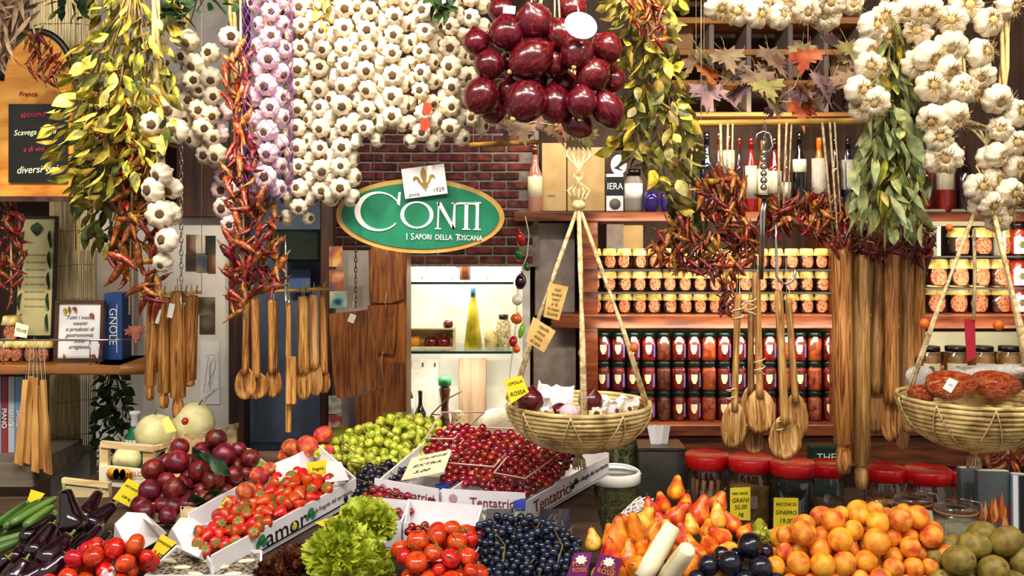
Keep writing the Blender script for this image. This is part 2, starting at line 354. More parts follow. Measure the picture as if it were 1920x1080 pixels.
def tuft(seed):
    r=random.Random(seed); mb=MB()
    for _ in range(40):
        t=r.uniform(0,2*PI); a=V((math.cos(t)*.2,math.sin(t)*.2,-.6)); d=V((math.cos(t)*r.uniform(.2,.9),math.sin(t)*r.uniform(.2,.9),-r.uniform(.15,.5)))
        mb.tube([a,a+d*.6+V((r.uniform(-.1,.1),r.uniform(-.1,.1),0)),a+d+V((r.uniform(-.25,.25),r.uniform(-.25,.25),.1))],[.03,.02,.008],3)
    mb.lathe([(.3,-.6),(.26,-.68),(.01,-.7)],9); return mb.mesh('root_tuft',tuft_m)
TUFT=[tuft(i) for i in range(3)]
def bulb(t,p,r,face,seed,pink=False,hairy=False):
    rr=random.Random(seed); me=rr.choice(GARP if pink else GAR)
    b=ob('garlic_bulb',me,t,p-t.location,aim(-V(face),rr.uniform(0,6)),r)
    ob('root_tuft' if hairy else 'root_disc',rr.choice(TUFT) if hairy else ROOT,b)
def stalk(t,a,b,r=.006):
    mb=MB()
    for k in range(3):
        pts=[]
        for i in range(13):
            u=i/12; ang=u*14+k*2.1; pts.append(a.lerp(b,u)-t.location+V((math.cos(ang)*r,math.sin(ang)*r,0)))
        mb.tube(pts,r*.8,5)
    ob('stalk_plait',mb.mesh('stalk_plait',raffia),t)
def braid(label,xs,y0,y1,Y,r,step,pink=False,net=False,sidepx=21,seed=0,skew=0,group='garlic braids of the white curtain'):
    """a braid: rows of one root-out bulb with two sideways bulbs behind; xs = px at the top and bottom"""
    rr=random.Random(seed); top=P(xs[0],y0,Y); top.z=2.31
    t=thing('hanging_garlic_braid',label,'garlic braid',top,group=group)
    stalk(t,top,P(xs[1],y1-10,Y+.03)); y=y0; i=0
    while y<=y1:
        u=(y-y0)/max(1,(y1-y0)); x=xs[0]+(xs[1]-xs[0])*u+rr.uniform(-4,4)
        s=r*rr.uniform(.9,1.1)
        bulb(t,P(x,y+rr.uniform(-3,3),Y-.012+rr.uniform(-.006,.006)),s,(rr.uniform(-.35,.35),-1,rr.uniform(-.45,.1)),seed*100+i,pink); i+=1
        for sg in (-1,1):
            bulb(t,P(x+sg*(sidepx+rr.uniform(-3,3)),y+step*.5+rr.uniform(-4,4),Y+.016),s*rr.uniform(.82,.98),(sg*rr.uniform(.5,1.2),-rr.uniform(.2,.9),rr.uniform(-.6,.3)),seed*100+i,pink); i+=1
        y+=step
    if net:
        mb=MB(); a=P((xs[0]+xs[1])/2,y0-15,Y); b=P((xs[0]+xs[1])/2,y1+30,Y); rad=m(sidepx,Y)+r*1.15
        for k in range(11):
            for sg in (-1,1):
                pts=[]
                for i in range(26):
                    u=i/25; an=k*2*PI/11+sg*u*7.5; e=rad*min(1,.25+math.sin(PI*min(1,max(0,(1-u)*7)/2)) ) if u>.85 else rad
                    pts.append(a.lerp(b,u)-t.location+V((math.cos(an)*e,math.sin(an)*e*.9,0)))
                mb.tube(pts,.0007,3)
        ob('net',mb.mesh('net',purple),t)
    return t
B='garlic braid of the white curtain'
braid('pink-skinned garlic braid in a purple net, longest bundle beside the dried chilies',(505,500),-20,345,2.18,.0245,44,True,True,22,1,group=None)
for i,(a,b,y0,y1,Y,lab) in enumerate([
 (560,562,-25,395,2.24,'white garlic braid hanging lowest, next to the purple-netted bundle'),
 (602,598,-20,385,2.22,'white garlic braid ending over the green oval sign, second from the purple net'),
 (648,640,-25,372,2.2,'white garlic braid just touching the top of the oval sign'),
 (690,686,-20,262,2.18,'brightly lit white garlic braid ending above the brick wall'),
 (738,736,-10,252,2.17,'neat white garlic braid with every root end facing out, mid curtain'),
 (795,790,-15,255,2.18,'white garlic braid with two red tags tucked beside it'),
 (840,848,-25,262,2.2,'white garlic braid ending in a rounded cluster above the sign card'),
 (882,880,-5,225,2.23,'white garlic braid half hidden behind the red onions')]):
    braid(lab,(a,b),y0,y1,Y,.0225,37.5,seed=i+3)
for i,(x,y) in enumerate(((801,204),(797,233))):
    mb=MB().poly([(-.009,-.012),(.006,-.014),(.011,.004),(.002,.014),(-.01,.008)],.002); tag(ob('hanging_red_tag',mb.mesh('red_tag',M('red_tag','#d8391c',rough=.4)),None,P(x,y,2.12),(0,.2,.2)),('upper','lower')[i]+' small red tag stuck between the garlic bulbs','tag')
# left: loose strands of garlic
def strand(label,pts,Y,r,seed,hairy=False,pink=False,group=None,top=None):
    tp=P(top or pts[0][0],0,Y); tp.z=2.31
    t=thing('hanging_garlic_strand',label,'garlic strand',tp,group=group); rr=random.Random(seed)
    stalk(t,tp,P(pts[-1][0],pts[-1][1]-15,Y+.03))
    for i,q in enumerate(pts):
        x,y=q[0],q[1]; dy=q[2] if len(q)>2 else 0; s=r*(q[3] if len(q)>3 else rr.uniform(.88,1.1))
        bulb(t,P(x,y,Y+dy),s,(rr.uniform(-.6,.6),-1,rr.uniform(-.7,.1)),seed*100+i,pink,hairy)
    return t
strand('garlic strand of eight bulbs hanging beside the steel chain',[(285,232),(332,246,.02),(318,205,.03),(303,326),(287,356),(322,352,.03),(300,402),(318,400,.03),(313,450),(306,492,.02,.8)],2.15,.029,21)
strand('short loose garlic strand left of the purple-netted bundles',[(355,75),(365,120),(395,100),(345,150,.02),(360,150),(395,145),(375,165,.02),(398,180),(352,190,.03),(372,205),(395,215),(380,240),(345,225,.02),(362,260,.02),(398,258),(385,290,.02),(408,290),(345,105,.03)],2.32,.0245,22)
strand('pink garlic bunch in a thin purple net behind the chili string',[(430,70),(445,110,.03),(420,210),(412,250),(405,300),(420,330),(440,350),(415,355,.03),(420,390),(432,420),(445,300,.02)],2.36,.025,23,pink=True)
# right: big hairy-rooted bulbs
strand('garland of big garlic bulbs along the top edge before the wine rack',[(1345,12),(1385,22),(1425,8,.03),(1420,28),(1460,32),(1470,2,.03),(1512,20),(1550,32,.02),(1560,2),(1595,5,.02)],2.02,.0285,24,True,top=1460)
strand('short garlic strand hanging between the wine rack and the sage bunch',[(1632,48),(1655,68,.02),(1622,90,.01),(1628,122),(1650,130,.03),(1608,168),(1640,190),(1618,205,.02),(1662,30,.02)],2.0,.0305,25,True)
strand('thick garlic bunch of large bulbs beside the sage leaves',[(1738,18),(1722,58,.02),(1785,38),(1852,42),(1812,12,.02),(1738,105),(1782,85),(1836,100),(1775,128),(1720,120,.02),(1842,140,.01),(1802,165),(1745,162),(1820,168,.02),(1778,182,.02),(1748,222),(1788,215),(1760,258),(1775,295,.01),(1752,300,.02),(1868,185,.01),(1700,20,.03),(1890,10,.02)],1.98,.031,26,True,top=1790)
strand('garlic strand at the picture edge dangling over the basket of red nets',[(1905,212),(1875,242),(1903,268),(1868,290),(1900,310,.01),(1850,296,.02),(1832,352),(1862,335,.02),(1856,382),(1893,360),(1838,385,.02),(1880,395,.02),(1870,410,.02)],2.0,.029,27,True,top=1900)
# ---------------------------------------------------------------- red onions
onion_m=M('onion_skin','#26040e','#560a18','#8e3020',sc=2.0,st=(4,4,.4),rough=.22,bump=.06,rand=.14,hrand=.004,coat=.3,lo=.25,hi=.85)
onion_tip=M('onion_tip','#8f6e3c','#c7a667',sc=20,rough=.9)
ON=[]
for k in range(3):
    e=(1.0,1.12,1.28)[k]
    pr=[(.02,-1.02*e),(.1,-.97*e),(.36,-.88*e),(.7,-.64*e),(.93,-.3*e),(1,.02*e),(.93,.34*e),(.7,.66*e),(.4,.88*e),(.18,1.02*e),(.09,1.15*e),(.02,1.18*e)]
    ON.append(MB().lathe(pr,20).mesh('onion',onion_m))
OTIP=MB().lathe([(.16,-.98),(.12,-1.08),(.03,-1.12)],8,0,None,lambda t,u:1+.3*math.sin(4*t)).mesh('root_end',onion_tip)
tp=P(1040,0,2.08); tp.z=2.31
t=thing('hanging_onion_bunch','big bunch of glossy red onions with a white oval tag','onion bunch',tp)
for i,(x,y,r,k,ang,dy) in enumerate([(1000,40,33,0,-.4,0),(950,62,31,0,.3,0),(893,80,24,0,.2,.02),(917,122,27,0,.1,0),(995,110,33,2,.45,-.02),(1048,66,30,1,.6,.02),(1082,100,28,1,.6,-.02),(1138,90,26,1,-.7,0),(1112,140,28,1,-.5,-.015),(1040,122,26,1,.6,.03),(902,180,31,1,-.5,0),(953,172,24,0,.2,.04),(985,190,36,1,.5,-.02),(1040,195,29,2,.3,.01),(1090,192,26,1,.1,-.03),(1140,206,27,2,-.3,0),(1082,232,24,2,.4,.03),(925,208,24,0,.3,.05),(962,118,26,0,.3,.05),(1150,150,22,1,.2,.04),(1072,18,26,0,0,.04),(940,20,24,0,.3,.06),(1130,120,22,0,0,.06),(1060,160,26,0,0,.06),(1000,150,26,0,0,.06)]):
    o=ob('onion',ON[k],t,P(x,y,2.06+dy)-tp,(R.uniform(-.5,.2)+(.9 if i%4==0 else 0),ang,R.uniform(0,6)),m(r*1.13,2.06)); ob('root_end',OTIP,o,(0,0,0),None,(1,1,(1.0,1.12,1.28)[k]))
mb=MB()
for i in range(6):
    a=V((R.uniform(-.09,.09),R.uniform(-.02,.04),-.36-R.uniform(0,.05))); mb.tube([a,a*.45+V((0,0,-.05)),V((0,0,0))],.0022,4)
ob('tie_cord',mb.mesh('tie_cord',string),t)
el=[(m(31,2.0)*math.cos(k*PI/12),m(25,2.0)*math.sin(k*PI/12)) for k in range(24)]
ob('oval_tag',MB().poly(el,.0015).mesh('oval_tag',white),t,P(1089,48,1.99)-tp,(-.1,.35,0)); mb=MB().bbox(-.012,0,-.008,.012,.001,.008,.0004); ob('small_tag',mb.mesh('small_tag',white),t,P(955,18,2.0)-tp,(0,.1,0))
# ---------------------------------------------------------------- leaves
def leaf_mesh(name,w_,curl,fold,mat,n=6,twist=.0,pw=.85):
    v=[];f=[]
    for i in range(n+1):
        u=i/n; hw=w_*math.sin(PI*min(1,max(.0,u**pw)))+.006; tw_=twist*u
        for s in (-1,0,1):
            x=s*hw; y=-curl*u*u+(fold*abs(s)*hw)
            v.append((x*math.cos(tw_)-y*math.sin(tw_)*.3,y+x*math.sin(tw_),u))
    for i in range(n):
        for k in range(2): f.append((i*3+k,i*3+k+1,i*3+4+k,i*3+3+k))
    return MB().add(v,f).mesh(name,mat)
def leafmat(name,a,b,c,rand=.25,hr=.03,tr=.18):
    mt=M(name,a,b,c,sc=2.2,rough=.45,bump=.1,rand=rand,hrand=hr,spec=.4,bs=18); nt=mt.node_tree; p=nt.nodes['Principled BSDF']; out=nt.nodes['Material Output']
    tl=nt.nodes.new('ShaderNodeBsdfTranslucent'); mx=nt.nodes.new('ShaderNodeMixShader'); mx.inputs[0].default_value=tr
    src=p.inputs['Base Color'].links[0].from_socket; nt.links.new(src,tl.inputs[0]); nt.links.new(p.outputs[0],mx.inputs[1]); nt.links.new(tl.outputs[0],mx.inputs[2]); nt.links.new(mx.outputs[0],out.inputs[0]); return mt
bay=leafmat('bay_leaf','#5c5c1c','#968a30','#c2b048'); bay_dk=leafmat('bay_leaf_dark','#2e3418','#4e5526','#6d6e34'); sage=leafmat('sage_leaf','#55603a','#7f8858','#a8a868',.15,.02)  # bay is yellowed: the glow from above is put into its colour
herb=leafmat('herb_leaf','#4c4e26','#7a7438','#a89648',.3,.03); ivy=leafmat('ivy_leaf','#16281a','#274527','#3a5c30',.3,.02); yel=leafmat('yellow_leaf','#a58a2a','#d8bd45','#ecd66c',.15,.02)
def lset(mat,w_=.17): return [leaf_mesh('leaf',w_*random.Random(k).uniform(.8,1.25),(.05,.2,.35,-.15)[k],(.3,.5,.15,.4)[k],mat,twist=(0,.5,-.6,.3)[k]) for k in range(4)]
LB,LD,LS,LH,LI,LY=lset(bay,.19),lset(bay_dk,.2),lset(sage,.17),lset(herb,.26),lset(ivy,.34),lset(yel,.27)
def bunch(name,label,cat,poly,gap,n,Y,dpt,L,sets,seed,down=1.0,spread=.6,top=None,stems=14,ax=None):
    """leaves through the outline: petiole up, tips down and outwards from the bunch axis"""
    rr=random.Random(seed); pts=fill(poly,gap,n,seed); xs=[p[0] for p in poly]; ys=[p[1] for p in poly]; cx=ax or sum(xs)/len(xs)
    tp=P(top[0],top[1],Y+dpt/2) if top else P(cx,min(ys),Y+dpt/2)
    t=thing(name,label,cat,tp)
    mb=MB()
    for i in range(stems):
        q=rr.choice(pts); a=P(q[0],q[1],Y+rr.uniform(.2,1)*dpt)-tp; mb.tube([V((0,0,0)),a*.5+V((rr.uniform(-.02,.02),0,a.z*.05)),a],[.0025,.002,.001],4)
    ob('stem',mb.mesh('stem',leaf_stem),t)
    for (x,y) in pts:
        dy=rr.random()**1.3*dpt; l=L*rr.uniform(.65,1.25); u=(x-cx)/max(1,(max(xs)-min(xs))/2)
        d=V((u*spread+rr.uniform(-.55,.55),rr.uniform(-.7,.25),-down+rr.uniform(-.3,.55)))
        c_=P(x,y,Y+dy)-tp; q=aim(d,rr.uniform(-1.2,1.2)+(PI if rr.random()<.5 else 0))
        s=rr.choices(sets,[3]+[1]*(len(sets)-1))[0]
        ob('leaf',rr.choice(s),t,c_-d.normalized()*l*.5,q,l)
    return t
bunch('hanging_bay_bunch','bright olive-yellow bay leaf bunch spilling over the blackboard sign','herb bunch',[(165,-10),(340,-10),(325,110),(330,270),(270,330),(160,390),(85,310),(80,240),(110,180),(120,100),(175,70)],11,298,2.12,.12,.045,[LB,LB,LD,LY],31,.75,1.0,(250,-40),20,ax=260)  # yellow leaves mixed in as painted glow of the lit top
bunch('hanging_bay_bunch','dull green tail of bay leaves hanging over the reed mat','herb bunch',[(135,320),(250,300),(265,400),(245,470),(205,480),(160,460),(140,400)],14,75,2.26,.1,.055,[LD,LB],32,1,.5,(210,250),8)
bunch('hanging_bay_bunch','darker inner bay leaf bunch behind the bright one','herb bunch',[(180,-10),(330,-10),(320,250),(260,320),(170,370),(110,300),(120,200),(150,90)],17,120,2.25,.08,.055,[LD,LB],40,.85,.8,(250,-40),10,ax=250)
bunch('hanging_ivy_sprig','dark green ivy hanging from above the garlic at the top','foliage',[(305,-15),(470,-15),(450,15),(380,25),(360,50),(320,45)],14,60,2.16,.08,.04,[LI,LD],33,.6,.8,(380,-60),6)
bunch('hanging_ivy_sprig','small dark leaf sprig above the arched blackboard','foliage',[(80,-15),(185,-15),(165,20),(150,40),(100,30)],14,28,2.5,.06,.045,[LI,LD],34,.7,.8,(120,-60),5)
bunch('hanging_ivy_sprig','dark green leaf sprig tucked into the top of the garlic curtain','foliage',[(800,-12),(850,-12),(845,30),(830,42),(812,25)],11,14,2.08,.04,.04,[LI],35,.9,.3,(828,-50),3)
bunch('hanging_herb_sprig','narrow yellow-green sprig over the pink garlic','foliage',[(588,0),(612,0),(618,40),(608,60),(592,30)],10,14,2.1,.03,.035,[LY,LB],36,1,.3,(598,-40),3)
bunch('hanging_herb_bunch','big drooping bunch of dry green herbs beside the red onions','herb bunch',[(1130,-10),(1290,-10),(1265,90),(1295,200),(1320,260),(1310,330),(1290,400),(1250,380),(1225,340),(1170,290),(1130,285),(1165,240),(1170,160),(1140,60)],11,295,2.14,.14,.043,[LH,LH,LY,LY,LD],37,.7,.9,(1200,-50),26)
bunch('hanging_herb_bunch','thin grey-green herb stems trailing down to the chili garland','herb bunch',[(1255,370),(1300,330),(1335,400),(1325,470),(1290,490),(1262,440)],15,34,2.24,.06,.05,[LD,LS],38,1,.3,(1290,300),8)
bunch('hanging_sage_bunch','long bunch of grey-green sage leaves between garlic strands','herb bunch',[(1662,50),(1700,60),(1715,140),(1728,280),(1735,350),(1728,445),(1690,455),(1650,430),(1595,420),(1590,380),(1612,300),(1640,200),(1650,120)],10.5,235,2.0,.09,.056,[LS,LS,LB],39,1.1,.5,(1680,-20),14)
# maple-leaf garland
mp=[(0,0),(.05,.14),(.28,.02),(.25,.16),(.5,.2),(.4,.32),(.47,.47),(.3,.44),(.3,.55),(.13,.5),(.16,.78),(.07,.74),(0,1)]
mp=mp+[(-x,z) for x,z in reversed(mp[1:-1])]
def maple(mat,s):
    b=MB(); n=len(mp); b.add([(x,.12*x*x*s+.1*z*z,z) for x,z in mp]+[(0,0.02,.4)],[(i,(i+1)%n,n) for i in range(n)]); b.tube([(0,0,.02),(.02,-.02,-.18),(0,-.02,-.34)],.012,4); return b.mesh('leaf',mat)
mpm=[leafmat('maple_brown','#7a5f4c','#957a62','#ad9170',.15,.02),leafmat('maple_purple','#735a60','#93777a','#b3948c',.15,.02),leafmat('maple_orange','#8a3c20','#aa5634','#bd7650',.12,.01),leafmat('maple_olive','#6e673c','#938a55','#ab9d5f',.15,.01)]
MP=[maple(x,1) for x in mpm]
def garland_maple(label,pts,Y,L,seed):
    rr=random.Random(seed); c=P(*pts[len(pts)//2][:2],Y); t=thing('hanging_maple_garland',label,'leaf garland',c)
    mb=MB().tube([P(x,y-12,Y+.01)-c for x,y,*_ in pts],.0016,4)
    for x,y,*_ in (pts[0],pts[-1],pts[len(pts)//2]): q=P(x,y-12,Y+.01)-c; mb.tube([q,V((q.x,q.y,3.3-c.z))],.001,4)
    ob('twine',mb.mesh('twine',string),t)
    for x,y,k,a in pts: ob('leaf',MP[k if k!=2 or rr.random()<.5 else 0],t,P(x,y,Y+rr.uniform(-.02,.02))-c+V((0,0,L*.3)),aim((a,-.35+rr.uniform(-.2,.2),-1),rr.uniform(-.4,.4)),L*rr.uniform(.75,1.1))
    for x,y,k,a in pts: ob('leaf',MP[rr.choice((0,0,1,1,3))],t,P(x+rr.uniform(-16,16),y+rr.uniform(-22,18),Y+.03+rr.uniform(-.02,.02))-c+V((0,0,L*.3)),aim((a+rr.uniform(-.6,.6),-.35+rr.uniform(-.2,.2),-1),rr.uniform(-.5,.5)),L*rr.uniform(.7,1.0))
garland_maple('garland of dusty brown and purple maple leaves before the wine rack',[(1305,105,3,.5),(1330,175,1,-.2),(1358,110,0,.2),(1352,190,1,.6),(1385,130,0,-.5),(1415,150,0,.1),(1432,165,3,.2),(1445,120,2,.4),(1468,190,2,-.4),(1490,175,2,.7),(1515,110,2,-.3),(1525,150,1,.3),(1550,105,0,.6),(1560,165,1,-.2),(1585,95,3,.3),(1590,150,0,.1),(1540,195,1,.5),(1500,205,2,0),(1440,200,0,.3),(1395,175,1,-.3),(1320,140,2,.2)],2.48,.1,3)
garland_maple('short garland of faded leaves under the onion bunch',[(895,235,3,.3),(920,240,0,-.4),(945,236,2,.5),(975,245,0,.2),(1005,240,1,-.3),(1035,246,0,.4),(1060,243,2,0),(1090,255,3,.3)],2.5,.075,4)
# ---------------------------------------------------------------- chilies
chm=[M('chili_'+n,a,b,c,sc=6,rough=.28,bump=.25,rand=.25,hrand=.02,coat=.15,bdist=.01) for n,a,b,c in (('red','#2c0806','#64120a','#8a2a12'),('rust','#46160a','#7a2c10','#a0501c'),('amber','#6a3410','#9c5a1e','#c08438'))]
def chili_mesh(seed,mat,fat=.11):
    r=random.Random(seed); b=MB(); k=r.uniform(-.35,.35); k2=r.uniform(-.2,.2); n=7
    pts=[V((k*(i/n)**2,k2*math.sin(3*i/n)*.5,i/n)) for i in range(n+1)]
    b.tube(pts,[fat*x*r.uniform(.85,1.12) for x in (.55,1,1,.92,.8,.6,.38,.1)],7)
    b.tube([(0,0,.04),(0,.0,-.03),(.03,0,-.22)],[fat*.6,fat*.35,fat*.18],5,1); return b.mesh('chili',mat,leaf_stem)
CH=[chili_mesh(i,chm[i%3 if i<6 else 0],(.1,.14,.12)[i%3]) for i in range(8)]; CHF=[chili_mesh(20+i,chm[(0,1,0,2)[i]],.16) for i in range(4)]
def chili_bunch(label,poly,gap,n,Y,dpt,L,seed,meshes=None,top=None,droop=.8,name='hanging_chili_garland',cordpts=None):
    rr=random.Random(seed); pts=fill(poly,gap,n,seed); xs=[p[0] for p in poly]; ys=[p[1] for p in poly]; cx=sum(xs)/len(xs)
    c=P(top[0],top[1],Y+dpt/2) if top else P(cx,min(ys),Y+dpt/2); t=thing(name,label,'chilies',c)
    cp=cordpts or [(top or (cx,min(ys))),(cx,max(ys))]
    mb=MB().tube([P(x,y,Y+dpt*.7)-c for x,y in cp],.0025,5)
    if cordpts: mb.tube([P(x+9,y+3*i,Y+dpt*.8)-c for i,(x,y) in enumerate(cp[:2])],.002,5); mb.tube([P(x-14+6*i,y,Y+dpt*.8)-c for i,(x,y) in enumerate(cp[:2])],.003,5)
    ob('twine',mb.mesh('twine',jute),t)
    for x,y in pts:
        d=V((rr.uniform(-.9,.9),rr.uniform(-.8,.2),-droop+rr.uniform(-.5,.7))); l=L*rr.uniform(.75,1.25)
        ob('chili',rr.choice(meshes or CH),t,P(x,y,Y+rr.random()*dpt)-c-d.normalized()*l*.5,aim(d,rr.uniform(0,6)),l)
    return t
chili_bunch('string of long dried red chilies hanging below the bay leaves',[(225,130),(180,180),(165,250),(215,260),(225,330),(215,420),(210,520),(230,530),(265,480),(258,560),(290,590),(300,520),(300,440),(275,380),(280,300),(250,230)],13,105,2.2,.07,.06,41,CH[:6],(255,-40))
chili_bunch('brown-red string of dried chilies between the two purple nets',[(430,110),(450,90),(468,110),(468,240),(500,380),(535,470),(520,540),(460,560),(440,600),(425,500),(440,400),(418,330),(440,250),(425,180)],12.5,125,2.14,.07,.055,42,None,(450,-40))
chili_bunch('cluster of dried chilies pinned on the arched blackboard',[(45,85),(65,60),(120,120),(130,150),(100,165),(60,140)],11,30,2.45,.05,.045,43,None,(60,40))
chili_bunch('maize-like red chilies tucked into the top of the herb bunch',[(1180,10),(1230,-5),(1245,60),(1235,90),(1195,60)],10,30,2.08,.05,.04,44,None,(1210,-50))
chili_bunch('round wreath of glossy orange-red chilies above the upper jar rows',[(1312,350),(1345,325),(1385,335),(1398,370),(1395,410),(1420,430),(1390,450),(1345,425),(1318,390)],9.5,80,2.18,.07,.04,45,CHF+CH[:3],(1365,232),cordpts=[(1365,232),(1362,380)])
chili_bunch('wide swag of dried chilies in front of the yellow-capped jars',[(1215,465),(1255,430),(1275,400),(1300,430),(1340,450),(1400,430),(1425,445),(1420,475),(1385,510),(1370,545),(1340,525),(1300,510),(1255,510),(1225,490)],9.5,150,2.2,.08,.042,46,CHF+CH,(1300,330),cordpts=[(1300,232),(1290,420),(1240,470),(1320,490),(1400,450)])
chili_bunch('long dark swag of dried chilies from the steel hook to the sage',[(1425,395),(1470,375),(1520,365),(1575,375),(1600,400),(1600,450),(1570,470),(1530,450),(1490,430),(1450,445),(1430,425)],9.2,150,2.2,.07,.04,47,CHF+CH[:4],(1500,240),cordpts=[(1475,230),(1468,400),(1520,400),(1590,440)])
chili_bunch('fringe of dark red chilies hanging under the sage bunch',[(1560,450),(1590,425),(1640,435),(1700,440),(1735,420),(1750,450),(1745,485),(1715,490),(1690,470),(1655,495),(1610,480),(1570,480)],9,140,2.16,.07,.04,48,[CHF[0],CHF[2],CH[0],CH[3],CH[6],CH[7]],(1660,300),cordpts=[(1556,229),(1570,440),(1660,460),(1740,440)])
chili_bunch('thin strip of tiny red chilies dangling by the jars',[(1348,545),(1378,545),(1372,592),(1352,592)],7,22,2.24,.03,.025,49,CHF[:1]+CH[:1],(1362,520))
chili_bunch('dark string of dried peppers at the left picture edge under the sign',[(0,385),(30,380),(42,420),(36,520),(20,570),(2,540)],12,34,2.6,.05,.05,51,[CH[0],CH[3],CHF[0],CHF[1]],(20,378))
LBR=[leaf_mesh('leaf',.07,c,.3,mpm[0],twist=t_) for c,t_ in ((.1,.2),(.3,-.3),(-.1,.5))]
bunch('hanging_dry_stalks','bundle of dry brown stalks at the upper left corner','dry stalks',[(-15,-10),(60,-10),(50,40),(30,80),(0,130),(-15,130)],10,44,2.3,.06,.09,[LBR,LBR],52,.9,-.8,(40,-60),8)
# ---------------------------------------------------------------- oval shop sign
SY=2.26; u=m(1,SY); c=P(788,405,SY)
t=thing('hanging_oval_sign','green oval shop sign with gold rim and white serif lettering','sign',c,(0,math.radians(1.2),0))
def ell(rx,ry,n=56,a0=0,a1=2*PI): return [(rx*u*math.cos(a0+(a1-a0)*k/n),ry*u*math.sin(a0+(a1-a0)*k/n)) for k in range(n)]
ob('sign_rim',MB().poly(ell(158,70),.012).mesh('sign_rim',gold),t,(0,.012,0)); ob('sign_face',MB().poly(ell(147.5,61.5),.003).mesh('sign_face',greenpaint),t)
lw=M('sign_white','#f6f3e8',rough=.5)
def ring(mb,cx,cz,ro,rz,ri,riz,dx,a0,a1,n=40):
    o=[(cx+ro*math.cos(a),cz+rz*math.sin(a)) for a in [a0+(a1-a0)*k/n for k in range(n+1)]]; i=[(cx+dx+ri*math.cos(a),cz+riz*math.sin(a)) for a in [a0+(a1-a0)*k/n for k in range(n+1)]]
    d=.002; v=[(x*u,0,z*u) for x,z in o+i]+[(x*u,-d,z*u) for x,z in o+i]; N=n+1; f=[]
    for k in range(n):
        f+=[(2*N+k,2*N+k+1,3*N+k+1,3*N+k),(k,2*N+k,2*N+k+1,k+1),(N+k,N+k+1,3*N+k+1,3*N+k)]
    mb.add(v,f,sm=False)
def quad(mb,*pts): mb.poly([(x*u,z*u) for x,z in pts],.002)
def letter(fn): 
    mb=MB(); fn(mb); ob('letter',mb.mesh('letter',lw),t,(0,-.003,0))
def lC(mb):
    ring(mb,-79,7,44,37,37,33.5,4,math.radians(35),math.radians(322)); quad(mb,(-44,22),(-38,18),(-37,44),(-41,44)); 
def lO(mb): ring(mb,0-6,2,31,25.5,24,22.5,0,0,2*PI)
def lN(mb):
    quad(mb,(32,-22),(35,-22),(36,26),(33,26)); quad(mb,(30,26),(39,26),(66,-22),(60,-22)); quad(mb,(60,-22),(66,-22),(66,26),(63,26)); quad(mb,(28,-24),(40,-24),(40,-22),(28,-22)); quad(mb,(58,24),(71,24),(71,26),(58,26))
def lT(mb):
    quad(mb,(67,20),(72,27),(103,27),(105,18),(102,23.5),(72,23.5)); quad(mb,(83,-22),(90,-22),(90,25),(83,25)); quad(mb,(79,-24),(95,-24),(95,-22),(79,-22))
def lI(mb): quad(mb,(104,-22),(110,-22),(110,26),(104,26)); quad(mb,(100,-24),(114,-24),(114,-22),(100,-22)); quad(mb,(100,26),(114,26),(114,28),(100,28))
for fn in (lC,lO,lN,lT,lI): letter(fn)
for s,sz,x0,sx in (('I',13,-24,.8),('S',13.5,-13.5,.8),('APORI',10.5,7,.8),('DELLA',10.5,45,.8),('T',13.5,71,.8),('OSCANA',10.5,95,.8)):
    text(s,sz*u*1.32,lw,t,(x0*u,-.0045,-39.5*u),sx=sx)
cd=thing('sign_card','white square card with golden lily and the date 1929 on the oval sign','card',P(796,340,SY-.012),(0,-math.radians(7.5),0))
ob('card',MB().box(-40*u,-.002,-28*u,40*u,.001,28*u).mesh('card',white_card),cd)
lily=MB(); L_=[(0,24),(5,16),(6,8),(3,-2),(4,-8),(-4,-8),(-3,-2),(-6,8),(-5,16)]; lily.poly([(x*u,z*u) for x,z in L_],.001)
for s in(-1,1):
    Lp=[(3,-7),(7,-2),(9,4),(13,8),(18,8),(21,3),(19,-1),(17,3),(14,3),(12,-3),(8,-8)]; lily.poly([(s*x*u,z*u) for x,z in Lp],.001)
    Lq=[(0,-11),(4,-11),(6,-16),(3,-14),(1,-20),(0,-22)]; lily.poly([(s*x*u,z*u) for x,z in Lq],.001)
lily.box(-7*u,-.001,-11*u,7*u,0,-8.5*u); ob('lily_emblem',lily.mesh('lily',M('lily_gold','#9a7b3a',rough=.5)),cd,(0,-.0025,3*u))
text('since',10*u,ink_grey,cd,(-22*u,-.003,-22*u),ext=.0003); text('1929',11*u,ink_grey,cd,(24*u,-.003,-19*u),ext=.0003)
sp=MB()
for x in (-90,90): sp.tube([(x*u,.006,50*u),(x*u*.9,.004,2.31-c.z)],.0009,3)
ob('hanging_wire',sp.mesh('wire',steel),t)
# ---------------------------------------------------------------- blackboard sign, reed mats
t=thing('hanging_blackboard_sign','arched orange wooden sign with a chalk-written blackboard','sign',P(60,370,2.58))
Y=2.58; l0=t.location
def rel(px,py,Y=2.58): q=P(px,py,Y)-l0; return (q.x,q.z)
bo=M('sign_orange','#a8641c','#c98429','#d79a3c',sc=5,st=(2,2,6),rough=.55,bump=.15)
out=[rel(-22,372),rel(135,372),rel(135,300),rel(131,150)]+[rel(65+64*math.cos(a),148-86*math.sin(a)) for a in [PI*k/18 for k in range(1,18)]]+[rel(-4,150),rel(-22,300)]
ob('board',MB().poly(out,.012).mesh('board',bo),t,(0,.02,0))
mb=MB(); arc=[rel(68+68*math.cos(a),150-92*math.sin(a)) for a in [PI*k/18 for k in range(19)]]; mb.tube([(x,.01,z) for x,z in arc],.009,6); ob('arched_edge',mb.mesh('edge',black),t)
mb=MB(); a_=rel(-24,378); b_=rel(137,368); mb.box(a_[0],-.004,a_[1],b_[0],.022,b_[1]); ob('ledge',mb.mesh('ledge',wood_dark),t)
a_=rel(16,342); b_=rel(126,195); ob('slate',MB().box(a_[0],0,a_[1],b_[0],.01,b_[1]).mesh('slate',black),t)
